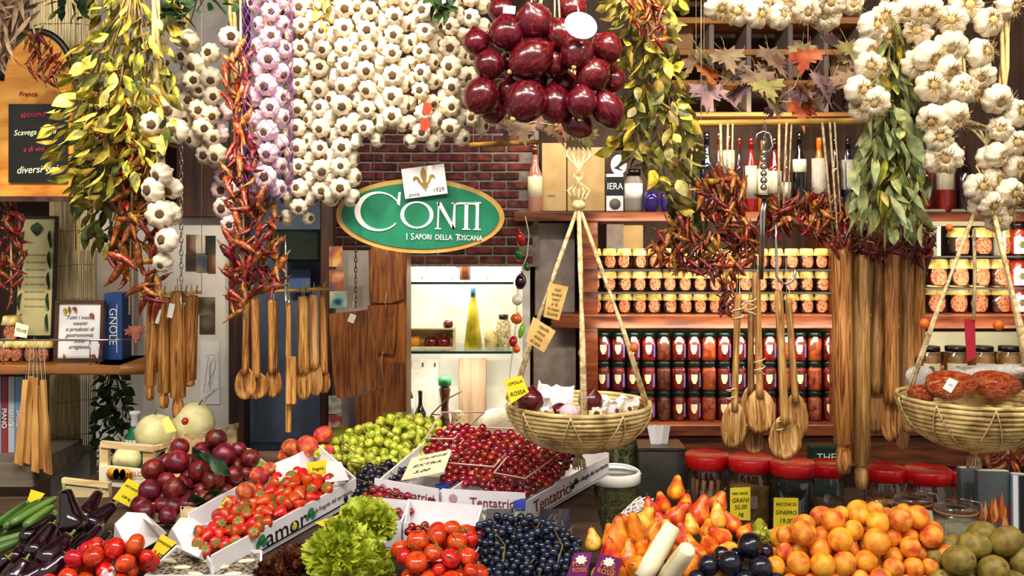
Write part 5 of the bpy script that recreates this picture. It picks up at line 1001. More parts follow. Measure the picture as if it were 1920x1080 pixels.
t,c=crate('pale wooden fruit crate with printed end board beside the melons',[((190,832),(288,841),'top_rail',11,0,0,crate_wood),((197,832),(197,915),'corner_post',16,.006,.006,crate_wood),((280,842),(280,915),'corner_post',20,.006,.006,crate_wood),((188,890),(282,900),'end_board',36,0,0,prt),((288,841),(447,797),'side_rail',9,0,.3,crate_wood),((436,797),(436,850),'corner_post',18,.3,.3,crate_wood)],2.28)
for k in range(3): ob('orange_print',MB().lathe([(.001,-.001),(.014,-.0008),(.015,.0008)],10,mx=Matrix.Rotation(PI/2,4,'X')).mesh('orange_print',M('or_print%d'%k,'#d08a22',rough=.7)),t,P(212+k*12,888+k,2.268)-c)
text('MELONI',.014,ink_red,t,P(258,890,2.266)-c)
crate('low wooden crate end behind the aubergines',[((118,900),(205,910),'top_rail',9,0,0,crate_wood),((197,905),(197,952),'corner_post',20,.006,.006,crate_wood),((125,925),(200,932),'end_board',32,.004,.004,M('crate_print2','#b39a74','#c9b48e',sc=8,rough=.8))],2.2)
# melons
melon_m=M('melon_skin','#c4bc80','#d0c890','#d9d29c',sc=2,rough=.55,bump=.05,rand=.05)
for x,y,r,s,rot,lab in ((291,812,37,.98,(0,0,0),'round pale melon with yellow sticker in the wooden crate'),(362,796,40,1.1,(.2,.35,0),'larger greenish melon behind the nectarines'),(238,862,26,1,(0,0,0),'small pale melon seen between the crate posts')):
    p=S(x,y,.05 if r>30 else .02); o=tag(ob('melon',round_mesh('melon',melon_m,s,.0,.05),None,p,rot,m(r,p.y)),lab,'melon'); ob('stem',STEM.mesh('stem',leaf_stem),o,(0,0,.93*s))
bead('little red berry bunch stuck on the greenish melon',347,790,2.32,7,vm['red'])
card('fruit_sticker','yellow pointed paper standing against the round melon','sticker',[(303,788),(315,780),(331,808),(312,812)],2.3,M('pale_yellow','#d8cf5a','#e6de7a',sc=8,rough=.6))
# plums / nectarines
plum_m=fruitmat('nectarine_skin','#2b0710','#5c0f18','#8e1d1c',.38,.05,.18,.012,.1); NEC=[round_mesh('nectarine',plum_m,.96,.08,.15)]
pile('nectarine','dark red nectarine','nectarine','dark red nectarines',NEC,[(338,842,19),(405,832,21),(445,850,16),(467,864,19),(293,891,22),(335,869,23),(372,888,22),(420,864,24),(285,924,22),(326,926,22),(345,905,18),(398,910,22),(440,893,18),(357,945,20),(279,956,19),(318,967,18),(311,903,18),(412,884,18),(384,930,18),(302,946,17),(375,858,18),(460,885,14)],20,.09,975,820,.7,under=([(270,960),(290,890),(340,840),(440,845),(470,870),(400,930),(330,970)],30,22))
mb=leaf_mesh('leaf',.3,.4,.4,LI[0].materials[0])
for k,(x,y) in enumerate(((372,850),(395,862),(360,838))): p=S(x,y,.13); o=tag(ob('green_leaf',mb,None,p,aim((.8,-.3,-.3-.2*k),k),.05),'curled green leaf among the nectarines, '+('upper','lower','rear')[k]+' one','leaf')
tray('wooden_tray','thin wooden tray holding the dark nectarines','tray',[(262,985),(345,985),(480,880),(330,842)],.045,crate_wood,h0=0)
# green lined tray with peaches
t,p=tray('fruit_tray','narrow tray with bright green paper lining and red peaches','tray',[(338,986),(374,990),(503,902),(470,880)],.04,crate_wood)
ob('green_lining',MB().add([tuple(q+V((0,0,.03+.02*(k%2)))) for k,q in enumerate(p)],[(0,1,2,3)],sm=False).mesh('green_lining',liner),t)
rr=random.Random(5)
for k in range(16):
    q=p[0].lerp(p[3],rr.random()).lerp(p[1].lerp(p[2],rr.random()),rr.random()*.55)+V((0,0,.035)); ob('lining_frill',LI[k%4],t,q,aim((rr.uniform(-1,1),rr.uniform(-1,0),rr.uniform(.1,.8)),rr.uniform(0,6)),.045)
peach_m=fruitmat('peach_skin','#7c1a1c','#b5402a','#dd8a3c',.6,.03,.1,.012,0,1.3); PE=[round_mesh('peach',peach_m,.93,.1,.18)]
pile('peach','red-orange peach in the green-lined tray','peach','peaches in the green tray',PE,[(487,893,20),(462,922,21),(412,968,16),(432,944,16),(504,880,15)],18,.02,975,880,.8,hbase=.03)
pile('peach','reddish peach beside the white grapes','peach','peaches behind the strawberry box',PE,[(546,846,18),(578,836,22),(603,822,19),(560,862,16),(536,862,14),(612,842,15)],18,.05,865,815,.8,seed=4)
# white grapes
grape_m=M('grape_white','#6d7a18','#a3a92c','#c6c654',sc=1.2,rough=.28,rand=.14,hrand=.015,sss=.15,coat=.15); grape_dk=M('grape_dark','#0c0a12','#171322','#26243c',sc=1.5,rough=.3,rand=.4,hrand=.02,coat=.2); grape_bl=M('grape_blue','#0a0c14','#131a2c','#26344e',sc=1.5,rough=.2,rand=.4,hrand=.02,coat=.45)
def grapes(label,poly,gap,n,rpx,mat,seed,h0,h1):
    rr=random.Random(seed); pts=fill(poly,gap,n,seed,9000); xs=[q[0] for q in poly]; ys=[q[1] for q in poly]; yb,yt=max(ys),min(ys); c=S((min(xs)+max(xs))/2,yb,0)
    t=thing('grape_bunch',label,'grapes',c); me=MB().ball(1,12,9,sz=1.06).mesh('berry',mat); cx=sum(xs)/len(xs)
    mb=MB()
    for x,y in pts:
        u_=(yb-y)/(yb-yt); h=h0+(h1-h0)*u_; p=S(x,y,h+rr.uniform(-.012,.004)); r=m(rpx,p.y)*rr.uniform(.85,1.12); ob('berry',me,t,p-c,(rr.uniform(-.5,.5),rr.uniform(-.5,.5),0),r)
        if rr.random()<.3: mb.tube([p-c+V((0,.01,.004)),p-c+V((rr.uniform(-.015,.015),.022,.012))],.0013,4)
    for k in range(1): q=[S(cx+(R.uniform(-.3,.3)+j*.25-.25)*(max(xs)-min(xs)),yt+(yb-yt)*(.2+.25*j),h1)-c+V((0,.002,.0)) for j in range(3)]; mb.tube(q,.0014,5)
    ob('stalks',mb.mesh('stalks',M('grape_stalk_%d'%seed,'#6a5a2a',rough=.8)),t)
    mb=MB(); q=[S(x,y,0)-c for x,y in ((min(xs)+12,yb-8),(max(xs)-12,yb-8),(max(xs)-25,yt+30),(min(xs)+25,yt+30))]; v=[tuple(a) for a in q]+[tuple(a*.9+V((0,.01,h0*.7+(h1-h0)*(.2 if k<2 else .55)))) for k,a in enumerate(q)]
    mb.add(v,[(3,2,1,0),(4,5,6,7),(0,1,5,4),(1,2,6,5),(2,3,7,6),(3,0,4,7)]); ob('inner_stalk_mass',mb.mesh('inner',mat),t)
grapes('white grape bunch beside the reddish peaches',[(592,852),(625,822),(690,800),(705,830),(700,865),(665,872),(630,868)],12,95,9.5,grape_m,71,.02,.07)
grapes('tallest white grape bunch in the middle of the heap',[(690,800),(735,778),(785,780),(790,830),(775,862),(720,862),(700,850)],12,95,9.5,grape_m,72,.03,.09)
grapes('white grape bunch drooping down to the dark grapes',[(655,865),(700,855),(760,862),(745,885),(705,898),(690,905),(668,890)],12,50,9.5,grape_m,73,.01,.05)
grapes('white grape bunch against the cherry punnets',[(785,782),(838,800),(832,825),(805,848),(780,860)],12,40,9.5,grape_m,74,.03,.08)
grapes('small dusky black grape bunch beside the strawberry box',[(652,905),(690,875),(735,868),(765,885),(745,900),(712,905),(705,940),(680,955),(655,945),(640,930)],9.5,100,7.5,grape_dk,75,.015,.05)
grapes('blue-black grape bunch in front of the cherry box',[(888,990),(925,968),(985,970),(990,1030),(985,1090),(905,1090),(885,1040)],9.6,150,7.8,grape_bl,76,.02,.09)
grapes('blue-black grape bunch beside the pears',[(985,968),(1045,985),(1085,1010),(1095,1045),(1070,1092),(985,1092),(988,1030)],9.6,150,7.8,grape_bl,77,.02,.09)
grapes('few green grapes between the dark plums and the pears',[(1398,1010),(1425,992),(1450,998),(1455,1018),(1425,1030),(1402,1030)],10,16,8.5,grape_m,78,.04,.08)
# -- strawberries in the white tray
t,p=tray('fruit_tray','white cardboard strawberry tray with black lettering','tray',[(398,1094),(668,940),(592,868),(352,1004)],[.05,.05,.045,.03],boxw)
wtext(t,p,0,'amor',.47,.024,.05,ink,sx=1.1); ob('print_circle',MB().ball(.0085,10,6).mesh('pc',M('print_yellow','#b8a53a',rough=.6)),t,p[0].lerp(p[1],.517)+V((.0,-.0016,.0235)),None,(1,.1,1)); wtext(t,p,0,'la fragola del territorio',.82,.028,.013,ink_grey)
for u_ in (.3,.64): wdots(t,p,0,[(u_,.03,.010),(u_+.02,.022,.008),(u_-.02,.024,.007)],0,M('print_green%d'%int(u_*10),'#2f7d46',rough=.6),'printed_leaf')
a,b=p[0],p[1]; d=(b-a).normalized(); o=V((d.y,-d.x,0)); mb=MB(); q0=a+o*.0012; q1=b+o*.0012; mb.add([tuple(q0+V((0,0,.008))),tuple(q1+V((0,0,.008))),tuple(q1+V((0,0,.0115))),tuple(q0+V((0,0,.0115)))],[(0,1,2,3)],sm=False); ob('printed_line',mb.mesh('printed_line',ink),t)
for cs,lab in (([(515,868),(562,850),(566,882),(520,905)],'corner_flap'),([(612,864),(640,866),(655,900),(610,905)],'corner_flap')):
    q=[S(x,y,.07)-t.location for x,y in cs]; ob('corner_flap',MB().add([tuple(v) for v in q]+[tuple(v+V((0,.004,-.002))) for v in q],[(3,2,1,0),(4,5,6,7),(0,1,5,4),(1,2,6,5),(2,3,7,6),(3,0,4,7)],sm=False).mesh('flap',boxw),t)
straw_m=M('strawberry','#8a0d05','#c2220b','#d8461c',kind='vor',sc=7,rough=.2,bump=.12,rand=.2,hrand=.012,coat=.5,bs=14,bdist=.02,lo=.0,hi=.75)
SM=MB().lathe([(.001,-1.35),(.2,-1.22),(.5,-.72),(.84,-.1),(1,.4),(.88,.72),(.4,.86),(.001,.82)],14).mesh('strawberry',straw_m); SC=calyx_mesh(7,.85,stem_green,-.02)
pts=fill([(372,1008),(440,960),(500,920),(545,888),(612,900),(610,920),(530,962),(470,1004),(430,1022),(380,1026)],12.5,120,81)
pile('strawberry','glossy red strawberry','strawberry','strawberries in the white tray',[SM],pts,11.5,.012,1020,890,1.6,('calyx',SC,(0,0,.85)),4,82,.034,1.08,([(372,1012),(440,965),(500,925),(545,892),(612,905),(608,922),(530,966),(470,1008),(380,1030)],14,70))
# -- cherry boxes
def cherrybox(label,cor,hs,txt,h0=0,fr=0,u0=.62,mk=True):
    t,p=tray('cherry_box',label,'fruit box',cor,hs,boxw,.004,h0+.004); hh=hs[0] if hasattr(hs,'__len__') else hs
    if txt:
        wtext(t,p,fr,txt,u0,hh*.62,.026,ink_red,sx=.95); wtext(t,p,fr,'le ciliegie del territorio',u0,hh*.36,.009,ink_grey); wdots(t,p,fr,[(u0+.26,hh*.56,.0048),(u0+.31,hh*.6,.0048)],0,ink_red)
        wdots(t,p,fr,[(.14,hh*.72,.009)],0,M('seal_pink_%d'%len(bpy.data.materials),'#b08a90',rough=.7),'printed_seal')
    return t,p
cherrybox('white cherry box printed in dark red lettering, next to the lettuce',[(702,950),(822,972),(905,885),(795,868)],[.06,.05,.05,.05],'Tentatrici')
tB,pB=cherrybox('white cherry box in front centre with dark red lettering',[(828,974),(985,982),(1142,890),(985,862)],[.062,.044,.05,.05],'Tentatrici')
wtext(tB,pB,1,'Tentatrici',.3,.022,.036,ink_red); wtext(tB,pB,1,'le ciliegie del territorio',.78,.026,.014,ink); wdots(tB,pB,1,[(.53,.022,.007),(.57,.028,.007)],0,ink)
def flapbox(t,cs,mat,h=.05):
    q=[S(x,y,h)-t.location for x,y in cs]; ob('blue_corner',MB().add([tuple(v) for v in q]+[tuple(v+V((0,.004,-.003))) for v in q],[(3,2,1,0),(4,5,6,7),(0,1,5,4),(1,2,6,5),(2,3,7,6),(3,0,4,7)],sm=False).mesh('blue_corner',mat),t)
for cs in ([(815,908),(848,900),(842,912),(820,918)],[(962,940),(986,932),(985,955),(965,957)]): flapbox(tB,cs,boxblue,.055)
cherrybox('lower white cherry box half hidden by the lettuce',[(690,1030),(752,1032),(770,985),(700,978)],[.055,.05,.05,.05],None)
cherrybox('lower white cherry box behind the tomato punnet',[(756,1038),(890,1050),(905,995),(765,982)],[.058,.05,.05,.05],'Tentatrici')
cherry_m=M('cherry_skin','#3d0408','#7d0a10','#a3181a',sc=1.2,rough=.12,rand=.25,hrand=.012,coat=.6); CM=round_mesh('cherry',cherry_m,.92,.05,.2,12); CST=MB().tube([(0,0,.75),(.1,0,1.5),(.5,.1,2.4)],[.06,.05,.06],4).mesh('stalk',stem_green)
pts=fill([(832,900),(845,862),(885,815),(960,812),(1040,835),(1080,850),(1078,868),(985,935),(962,928)],10.2,185,83,30000)
pile('cherry','cherry in the front box','cherry','cherries in the front box',[CM],pts,9,.05,935,815,1.2,None,4,84,.03,1.0)
pts=fill([(803,842),(820,812),(855,800),(905,802),(895,815),(850,850),(815,855)],10,46,85)
pile('cherry','cherry in the rear punnet','cherry','cherries in the rear punnet',[CM],pts,8.2,.03,850,800,1.2,None,4,86,.05,1.0)
pts=fill([(672,935),(700,918),(740,922),(768,930),(770,965),(745,968),(690,955)],10,38,87)
pile('cherry','cherry beside the lettuce','cherry','cherries beside the lettuce',[CM],pts,8.2,.02,968,918,1.2,None,4,88,.02,1.0)
pts=fill([(768,985),(905,998),(900,1012),(770,1002)],10,32,89)
pile('cherry','cherry in the lower white box','cherry','cherries in the lower box',[CM],pts,8.5,.01,1012,985,1.2,None,4,90,.055,1.0)
def punnet(label,cor,h,h0=.02,mat=None):
    p=[S(x,y,h0) for x,y in cor]; c=(p[0]+p[1]+p[2]+p[3])/4; t=thing('plastic_punnet',label,'punnet',c); top=[(q-c)*1.06+V((0,0,h)) for q in p]; bt_=[q-c for q in p]
    for i in range(4):
        j=(i+1)%4; ob('clear_side',MB().add([tuple(q) for q in (bt_[i],bt_[j],top[j],top[i])],[(0,1,2,3)],sm=False).mesh('clear_side',clear),t)
    ob('rim',MB().tube(top,.0022,5,closed=True).mesh('rim',M('rim_'+label[:6],'#d9a9a0',rough=.2)),t)
punnet('clear plastic cherry punnet behind the price paper',[(800,862),(850,862),(905,812),(830,812)],.05,.03); punnet('clear plastic cherry punnet in the middle of the cherry box',[(838,905),(925,912),(985,842),(890,838)],.045,.03); punnet('clear plastic cherry punnet under the rope basket',[(930,925),(985,935),(1075,868),(990,848)],.045,.03)
card('price_sign','white handwritten price paper on the cherry box','price sign',[(772,858),(848,842),(820,893),(752,900)],2.2,cream,('CILIEGIE','EXTRA','3,00'),.024,ink,dys=[2.28,2.26,2.1,2.12])
# -- courgettes, aubergines, tomatoes at left
cour_m=M('courgette','#23401a','#4a6a26','#8a9a4a',sc=3,st=(14,14,.6),rough=.4,bump=.08,rand=.18,hrand=.015)
def long_veg(name,label,cat,a,b,ha,hb,rpx,mat,prof,group=None,cap=None,bend=0,seg=14):
    A=S(*a,ha); Bp=S(*b,hb); L=(Bp-A).length; c=A; r=m(rpx,(A.y+Bp.y)/2)
    t=thing(name,label,cat,c,None,group); q=aim(Bp-A,R.uniform(0,6)); n=len(prof)-1
    off=(lambda z:(bend*math.sin(PI*min(1,max(0,z/L))),0)) if bend else None
    ob('flesh',MB().lathe([(r*x+1e-5,L*z) for x,z in prof],seg,0,None,(lambda t_,u_:1+.03*math.cos(6*t_)) if name=='courgette' else None,off).mesh('flesh',mat),t,(0,0,0),q)
    if cap: ob(cap[0],cap[1],t,(0,0,0),aim(A-Bp),r*cap[2])
    return t
CP=[(.001,0),(.6,.01),(.75,.05),(.85,.2),(1,.6),(1,.85),(.8,.95),(.4,.995),(.001,1)]
ccap=MB().lathe([(.62,-.1),(.6,.3),(.5,.7),(.001,.72)],6).mesh('stem_end',stem_green)
for i,(a,b,h) in enumerate([((48,945),(-25,1000),.05),((70,942),(8,990),.055),((100,936),(20,982),.065),((95,952),(45,988),.06),((100,962),(35,990),.04),((58,985),(-15,1008),.03),((55,1000),(-20,1025),.03),((40,1012),(-25,1040),.025),((85,978),(50,1000),.03)]):
    long_veg('courgette','striped green courgette, %s from the top of the corner heap'%ORD[i],'courgette',a,b,h+.015,h,9.5,cour_m,CP,'courgettes',('stem_end',ccap,.9))
egg_m=M('aubergine','#0d0309','#1c0713','#2b0b1c',sc=2,rough=.12,rand=.25,coat=.7); EP=[(.001,0),(.45,.01),(.55,.05),(.6,.15),(.72,.35),(.95,.65),(1,.8),(.85,.93),(.5,.99),(.001,1)]
ecal=MB()
for k in range(5):
    a=2*PI*k/5; d=V((math.cos(a),math.sin(a),0)); s=V((-math.sin(a),math.cos(a),0)); ecal.add([(0,0,.06),d*.45+s*.35+V((0,0,.02)),d*.66+V((0,0,-.55)),d*.45-s*.35+V((0,0,.02))],[(0,1,2,3)])
ecal.lathe([(.62,-.02),(.45,.06),(.2,.12),(.14,.5),(.18,.75),(.001,.76)],8); ecal=ecal.mesh('calyx',M('aubergine_calyx','#5d6a2c','#88944a',sc=6,rough=.6))
for i,(a,b,ha,hb,r,lab) in enumerate([((122,922),(140,1000),.13,.07,27,'tallest, upright with brown tip'),((185,925),(150,982),.08,.05,20,'behind the upright one near the crate'),((212,948),(160,992),.06,.04,22,'lying beside the white wrapper'),((100,968),(40,1015),.07,.05,17,'slim one beside the courgettes'),((98,985),(55,1045),.08,.05,20,'on the heap above the leafy calyx'),((130,1005),(75,1060),.08,.05,24,'shiny one in the heap centre'),((188,990),(140,1045),.06,.04,20,'with bright green calyx by the wrapper'),((125,1040),(70,1088),.06,.03,22,'lower one above the tomatoes'),((48,1050),(18,1095),.06,.03,20,'with big green calyx near the bottom corner'),((15,1045),(-30,1085),.06,.03,18,'cut off by the bottom corner'),((205,1000),(185,1030),.04,.03,12,'small one tucked beside the white wrapper'),((85,1062),(40,1095),.05,.03,18,'half hidden at the bottom edge'),((160,965),(115,1010),.05,.04,17,'tucked below the upright one'),((165,1015),(120,1070),.05,.035,19,'lying just above the first tomatoes'),((70,1000),(25,1050),.04,.035,16,'slanting beside the big green calyx')]):
    long_veg('aubergine','glossy dark aubergine, '+lab,'aubergine',a,b,ha,hb,r*.92,egg_m,EP,'aubergines',('calyx',ecal,.85),0,18)
tom_m=fruitmat('tomato_skin','#a3170a','#c92a10','#dd4a1e',.15,.02,.12,.01,.5); TM=round_mesh('tomato',tom_m,.85,.03,.2); TC=calyx_mesh(5,.5,stem_green,.05)
pile('tomato','ripe tomato below the aubergines','tomato','red tomatoes',[TM],[(214,1036,20),(254,1034,19),(178,1052,19),(236,1058,18),(197,1066,18),(152,1062,19),(126,1076,19),(162,1080,17),(105,1086,18),(268,1046,15),(72,1082,17),(182,1034,15),(222,1078,17)],19,.04,1085,1030,1,('calyx',TC,(0,0,.62)),5,91,.01,1.05,([(90,1085),(150,1050),(220,1030),(270,1040),(255,1075),(200,1090)],26,16))
long_veg('cucumber','dark green cucumber lying by the yellow tag','cucumber',(292,1036),(228,1080),.035,.025,13,M('cucumber','#16330f','#2a4d1c',sc=4,st=(8,8,1),rough=.35,bump=.1),CP)
# white wrappers
def facet(label,base,top,h0,h1,mat,name='white_wrapper'):
    b_=[S(x,y,h0) for x,y in base]; t_=[S(x,y,h1) for x,y in top]; c=b_[0]; n=len(base)
    v=[tuple(q-c) for q in b_+t_]; f=[(i,(i+1)%n,n+(i+1)%n,n+i) for i in range(n)]+[tuple(range(n,2*n))]
    v2=[tuple(V(q)+V((0,.003,-.002))) for q in v]; tag(ob(name,MB().add(v,f,sm=False).add(v2,[tuple(reversed(q)) for q in f],sm=False).mesh(name,mat),None,c),label,'wrapper')
foam=M('white_foam','#dcd2cf','#efe8e6',sc=6,rough=.6,bump=.1)
facet('upturned white foam fruit wrapper between aubergines and tomatoes',[(212,1020),(245,1042),(300,1010),(312,998),(285,975),(225,985)],[(215,982),(240,972),(268,972),(288,985),(272,962),(238,960)],.03,.075,foam); facet('second white foam wrapper beside the strawberry tray',[(312,1010),(345,1030),(388,1000),(392,985),(365,975),(330,980)],[(322,990),(345,985),(368,985),(380,985),(362,972),(338,970)],.02,.05,foam); facet('small white paper twist among the tomatoes at the bottom edge',[(180,1090),(205,1092),(222,1082),(220,1070),(205,1068),(188,1074)],[(190,1078),(202,1066),(212,1062),(214,1068),(205,1058),(195,1062)],.03,.05,foam)
# small white tray with brown pulses
t,p=tray('seed_tray','white card tray of brown pulses with pale pods at the bottom edge','tray',[(270,1100),(490,1100),(492,1052),(330,1042)],.02,boxw)
o=ob('pulses',MB().add([tuple(q+V((0,0,.016))) for q in p],[(0,1,2,3)],sm=False).mesh('pulses',M('pulses','#4a3a2e','#8d7c6a','#b8a890',kind='vor',sc=120,rough=.5,bump=.8,bdist=.02)),t); o['kind']='stuff'
pod=M('pale_pod','#d8cca4','#e8dfc0',sc=20,rough=.5)
for k in range(7): q=S(318+k*24,1052+(k%3)*12,.022)-t.location; ob('pale_pod',MB().ball(1,8,6).mesh('pod',pod),t,q,(0,0,R.uniform(-.4,.4)),(.017,.006,.004))
facet('white printed box flap beside the strawberry tray',[(345,1040),(385,1052),(400,1020),(362,1012)],[(340,1030),(372,1045),(388,1012),(352,1000)],.02,.045,boxw,'box_flap')
# lettuces
def frill(seed,mat,name='leaf'):
    r=random.Random(seed); nu,nv=13,5; v=[];f=[]; ph=r.uniform(0,6)
    for j in range(nv+1):
        w_=j/nv
        for i in range(nu+1):
            a=(i/nu-.5)*2.2; rad=.25+.75*w_; ru=.16*w_*w_*math.sin(i*2.5+ph)+.06*w_*math.sin(i*4.7+ph*2); v.append((rad*math.sin(a)*.62,ru-.35*w_*w_*.6,rad*math.cos(a*.8)+.08*w_*math.sin(i*3.1+ph)))
    for j in range(nv):
        for i in range(nu): b=j*(nu+1)+i; f.append((b,b+1,b+nu+2,b+nu+1))
    return MB().add(v,f).mesh(name,mat)
letg=leafmat('lettuce_green','#8a9c14','#b9c62e','#d6de5c',.12,.012,.3); letr=leafmat('lettuce_red','#3c1d16','#6a3220','#8a6434',.25,.02,.2)
FG=[frill(i,letg) for i in range(4)]; FR=[frill(i+9,letr) for i in range(4)]
def lettuce(label,x,y,rpx,h,ms,n,seed):
    rr=random.Random(seed); c=S(x,y,h); r=m(rpx,c.y); t=thing('lettuce_head',label,'lettuce',c-V((0,0,h)))
    for k in range(n):
        z=1-2*(k+.5)/n*.72; a=k*2.39996; s=math.sqrt(max(0,1-z*z)); d=V((s*math.cos(a),s*math.sin(a)*.9,z)); l=r*rr.uniform(.55,.8)
        ob('leaf',rr.choice(ms),t,V((0,0,h))+d*r*.35,aim(d+V((rr.uniform(-.3,.3),rr.uniform(-.3,.3),.15)),rr.uniform(0,6)),l)
    ob('heart',MB().ball(r*.5,12,8).mesh('heart',ms[0].materials[0]),t,(0,0,h))
lettuce('upper bright green frilly lettuce head beside the cherry boxes',688,985,52,.09,FG,70,1); lettuce('lower bright green frilly lettuce head at the front edge',640,1045,66,.07,FG,80,2); lettuce('bright green lettuce head cut by the bottom edge',690,1068,48,.04,FG,50,3)
lettuce('dark red frilly lettuce head next to the strawberry tray',548,1062,40,.035,FR,60,4); lettuce('dark red lettuce head at the bottom edge by the seed tray',515,1088,40,.02,FR,50,5); lettuce('dark red lettuce leaves tucked behind the yellow tag',590,1038,32,.03,FR,44,6)
# tomato punnet
pile('small_tomato','vine tomato in the round punnet','tomato','vine tomatoes in the punnet',[TM],[(785,1022,20),(820,1012,18),(846,1002,16),(862,1024,18),(818,1042,18),(842,1056,18),(785,1062,20),(876,1012,13),(870,1046,16),(802,1080,17),(846,1084,18),(768,1042,15),(880,1068,14),(825,1072,14)],18,.05,1085,1000,1,('calyx',TC,(0,0,.62)),4,92,.02,1.08,([(770,1085),(765,1035),(800,1010),(860,1000),(888,1030),(880,1085)],24,16))
t=thing('plastic_punnet','round clear punnet heaped with vine tomatoes','punnet',S(825,1085,0)); rm=m(71,1.85)
ob('clear_side',MB().lathe([(rm*.75,.005),(rm*.9,.03),(rm,.055)],28,cap=False).mesh('clear_side',clear),t); ob('rim',MB().tube([(rm*math.cos(2*PI*k/28),rm*math.sin(2*PI*k/28),.056) for k in range(28)],.002,5,closed=True).mesh('rim',M('rim_clear','#e8c8b8',rough=.2)),t)
mb=MB()
for k in range(9): x,y=R.uniform(770,880),R.uniform(995,1050); a=S(x,y,.1)-t.location; ob('vine_twig',MB().tube([a,a+V((R.uniform(-.02,.02),-.005,.015)),a+V((R.uniform(-.035,.035),-.01,R.uniform(.0,.035)))],.001,5).mesh('vine_twig',stem_green),t)
# price tags
for lab,cs,Y,ln in (('yellow price tag stuck in front of the nectarines',[(240,897),(266,911),(248,953),(211,935)],2.12,('NETTARINE','3,00 kg')),('yellow price tag by the tomatoes and cucumber',[(303,1001),(331,1018),(298,1048),(274,1050)],1.82,('POMODORI','2,50')),('yellow price tag in the green-lined tray',[(425,932),(440,943),(418,966),(404,960)],2.02,('PESCHE',)),('blank folded yellow tag on the courgettes',[(58,918),(84,926),(72,940),(50,942)],2.17,()),('yellow triangular tag beside the lettuce',[(590,980),(637,965),(634,998),(632,1000)],1.92,()),('ochre name tag at the back of the strawberry tray',[(574,868),(612,862),(617,888),(582,896)],2.2,('fragola',)),):
    card('price_tag',lab,'price tag',cs,Y,yellow_tag,ln,.013)
facet('small yellow paper scrap behind the tomatoes',[(178,1030),(205,1026),(207,1015),(185,1020)],[(180,1026),(204,1020),(206,1012),(188,1016)],.05,.055,yellow_tag,'yellow_scrap')
# -- pears
pear_m=M('pear_skin','#a8260e','#d8641a','#e8b02c',sc=.9,rough=.35,bump=.04,rand=.1,hrand=.02,coat=.15,lo=.3,hi=.72); pear_y=M('pear_yellow','#d8802a','#e6b43a','#efd064',sc=1.2,rough=.35,rand=.08,hrand=.015,coat=.1)
def pear_mesh(mat,s): return MB().lathe([(.001,-1),(.25,-.97),(.65,-.82),(.92,-.5),(1,-.12),(.92,.28),(.72,.62),(.52,.95*s),(.4,1.25*s),(.28,1.45*s),(.1,1.53*s),(.001,1.5*s)],18).mesh('pear',mat)
PR=[pear_mesh(pear_m,1),pear_mesh(pear_m,1.2),pear_mesh(pear_y,1.1)]; PST=MB().tube([(0,0,1.45),(.03,0,1.7),(.1,0,1.95)],[.06,.05,.07],5).mesh('stalk',leaf_stem)
prs=[(1268,922,17,1,.1),(1240,948,15,1,.2),(1262,972,18,1,.6),(1222,955,15,0,-.2),(1212,978,18,2,.1),(1310,965,20,1,-.15),(1345,948,18,0,.1),(1346,975,17,2,.05),(1295,990,15,2,.3),(1160,1018,23,1,0),(1192,1012,21,1,-.3),(1198,1032,18,0,.3),(1113,1018,15,2,0),(1172,985,17,0,.5),(1192,1066,22,0,1.0),(1302,1030,16,1,.4),(1352,1010,17,1,.9),(1395,1000,14,0,.7),(1258,1005,17,2,.1),(1316,1050,15,2,.5),(1366,1030,16,2,1.1),(1145,1050,20,1,-.1),(1130,1075,16,2,.1),(1340,1070,15,2,.8),(1222,1005,15,1,0),(1285,950,15,0,-.4),(1330,1000,15,1,.2),(1245,985,17,0,.2),(1280,1015,17,1,-.2),(1185,1040,18,1,.2),(1325,1025,17,0,.4),(1215,1045,18,1,-.3),(1375,985,15,1,.6),(1145,1005,14,0,.1),(1270,1050,18,0,.3),(1160,1080,18,0,.6),(1295,1070,18,1,.2)]
pr=S_pile(prs,18,.075,1080,920,.012); ps=relax([a for a,_ in pr],[m(r*.95,1.9) for _,r in pr],5)
PL=['topmost','upper rear','leaning orange','rear','pale','tall red','far','blushed','dull golden','big front','red-backed','mid','first yellow','leaning rear','low','tilted','lying','far edge','golden centre','yellow front','reclining yellow','stout front','slim yellow','lowest yellow','hidden red','shaded','inner red','second-row','cream-stalk-side','card-side','plum-side','stalk-flanking','jar-side','bucket-side','stalk-shaded','bottom-edge','bottom plum-side']
for i,((x,y,r,k,ang),p_) in enumerate(zip(prs,ps)):
    o=ob('pear',PR[k],None,p_,(R.uniform(-.5,.0),ang,R.uniform(0,6)),m(r,1.95)*1.06); tag(o,'%s red-orange and yellow pear in the upright pear pile'%PL[i],'pear','pears'); ob('stalk',PST,o)
stalkm=M('pale_stalk','#d8cc9c','#ece3be','#f4eed2',sc=3,st=(12,12,.8),rough=.5,bump=.2)
for a,b,lab in (((1262,985),(1205,1085),'longer'),((1290,1028),(1248,1090),'shorter')):
    long_veg('pale_stalk','%s pale cream ridged vegetable stalk standing among the pears'%lab,'vegetable',a,b,.12,.04,19,stalkm,[(.001,0),(.7,.0),(.85,.04),(.95,.3),(1,.7),(.95,1),(.001,1)])
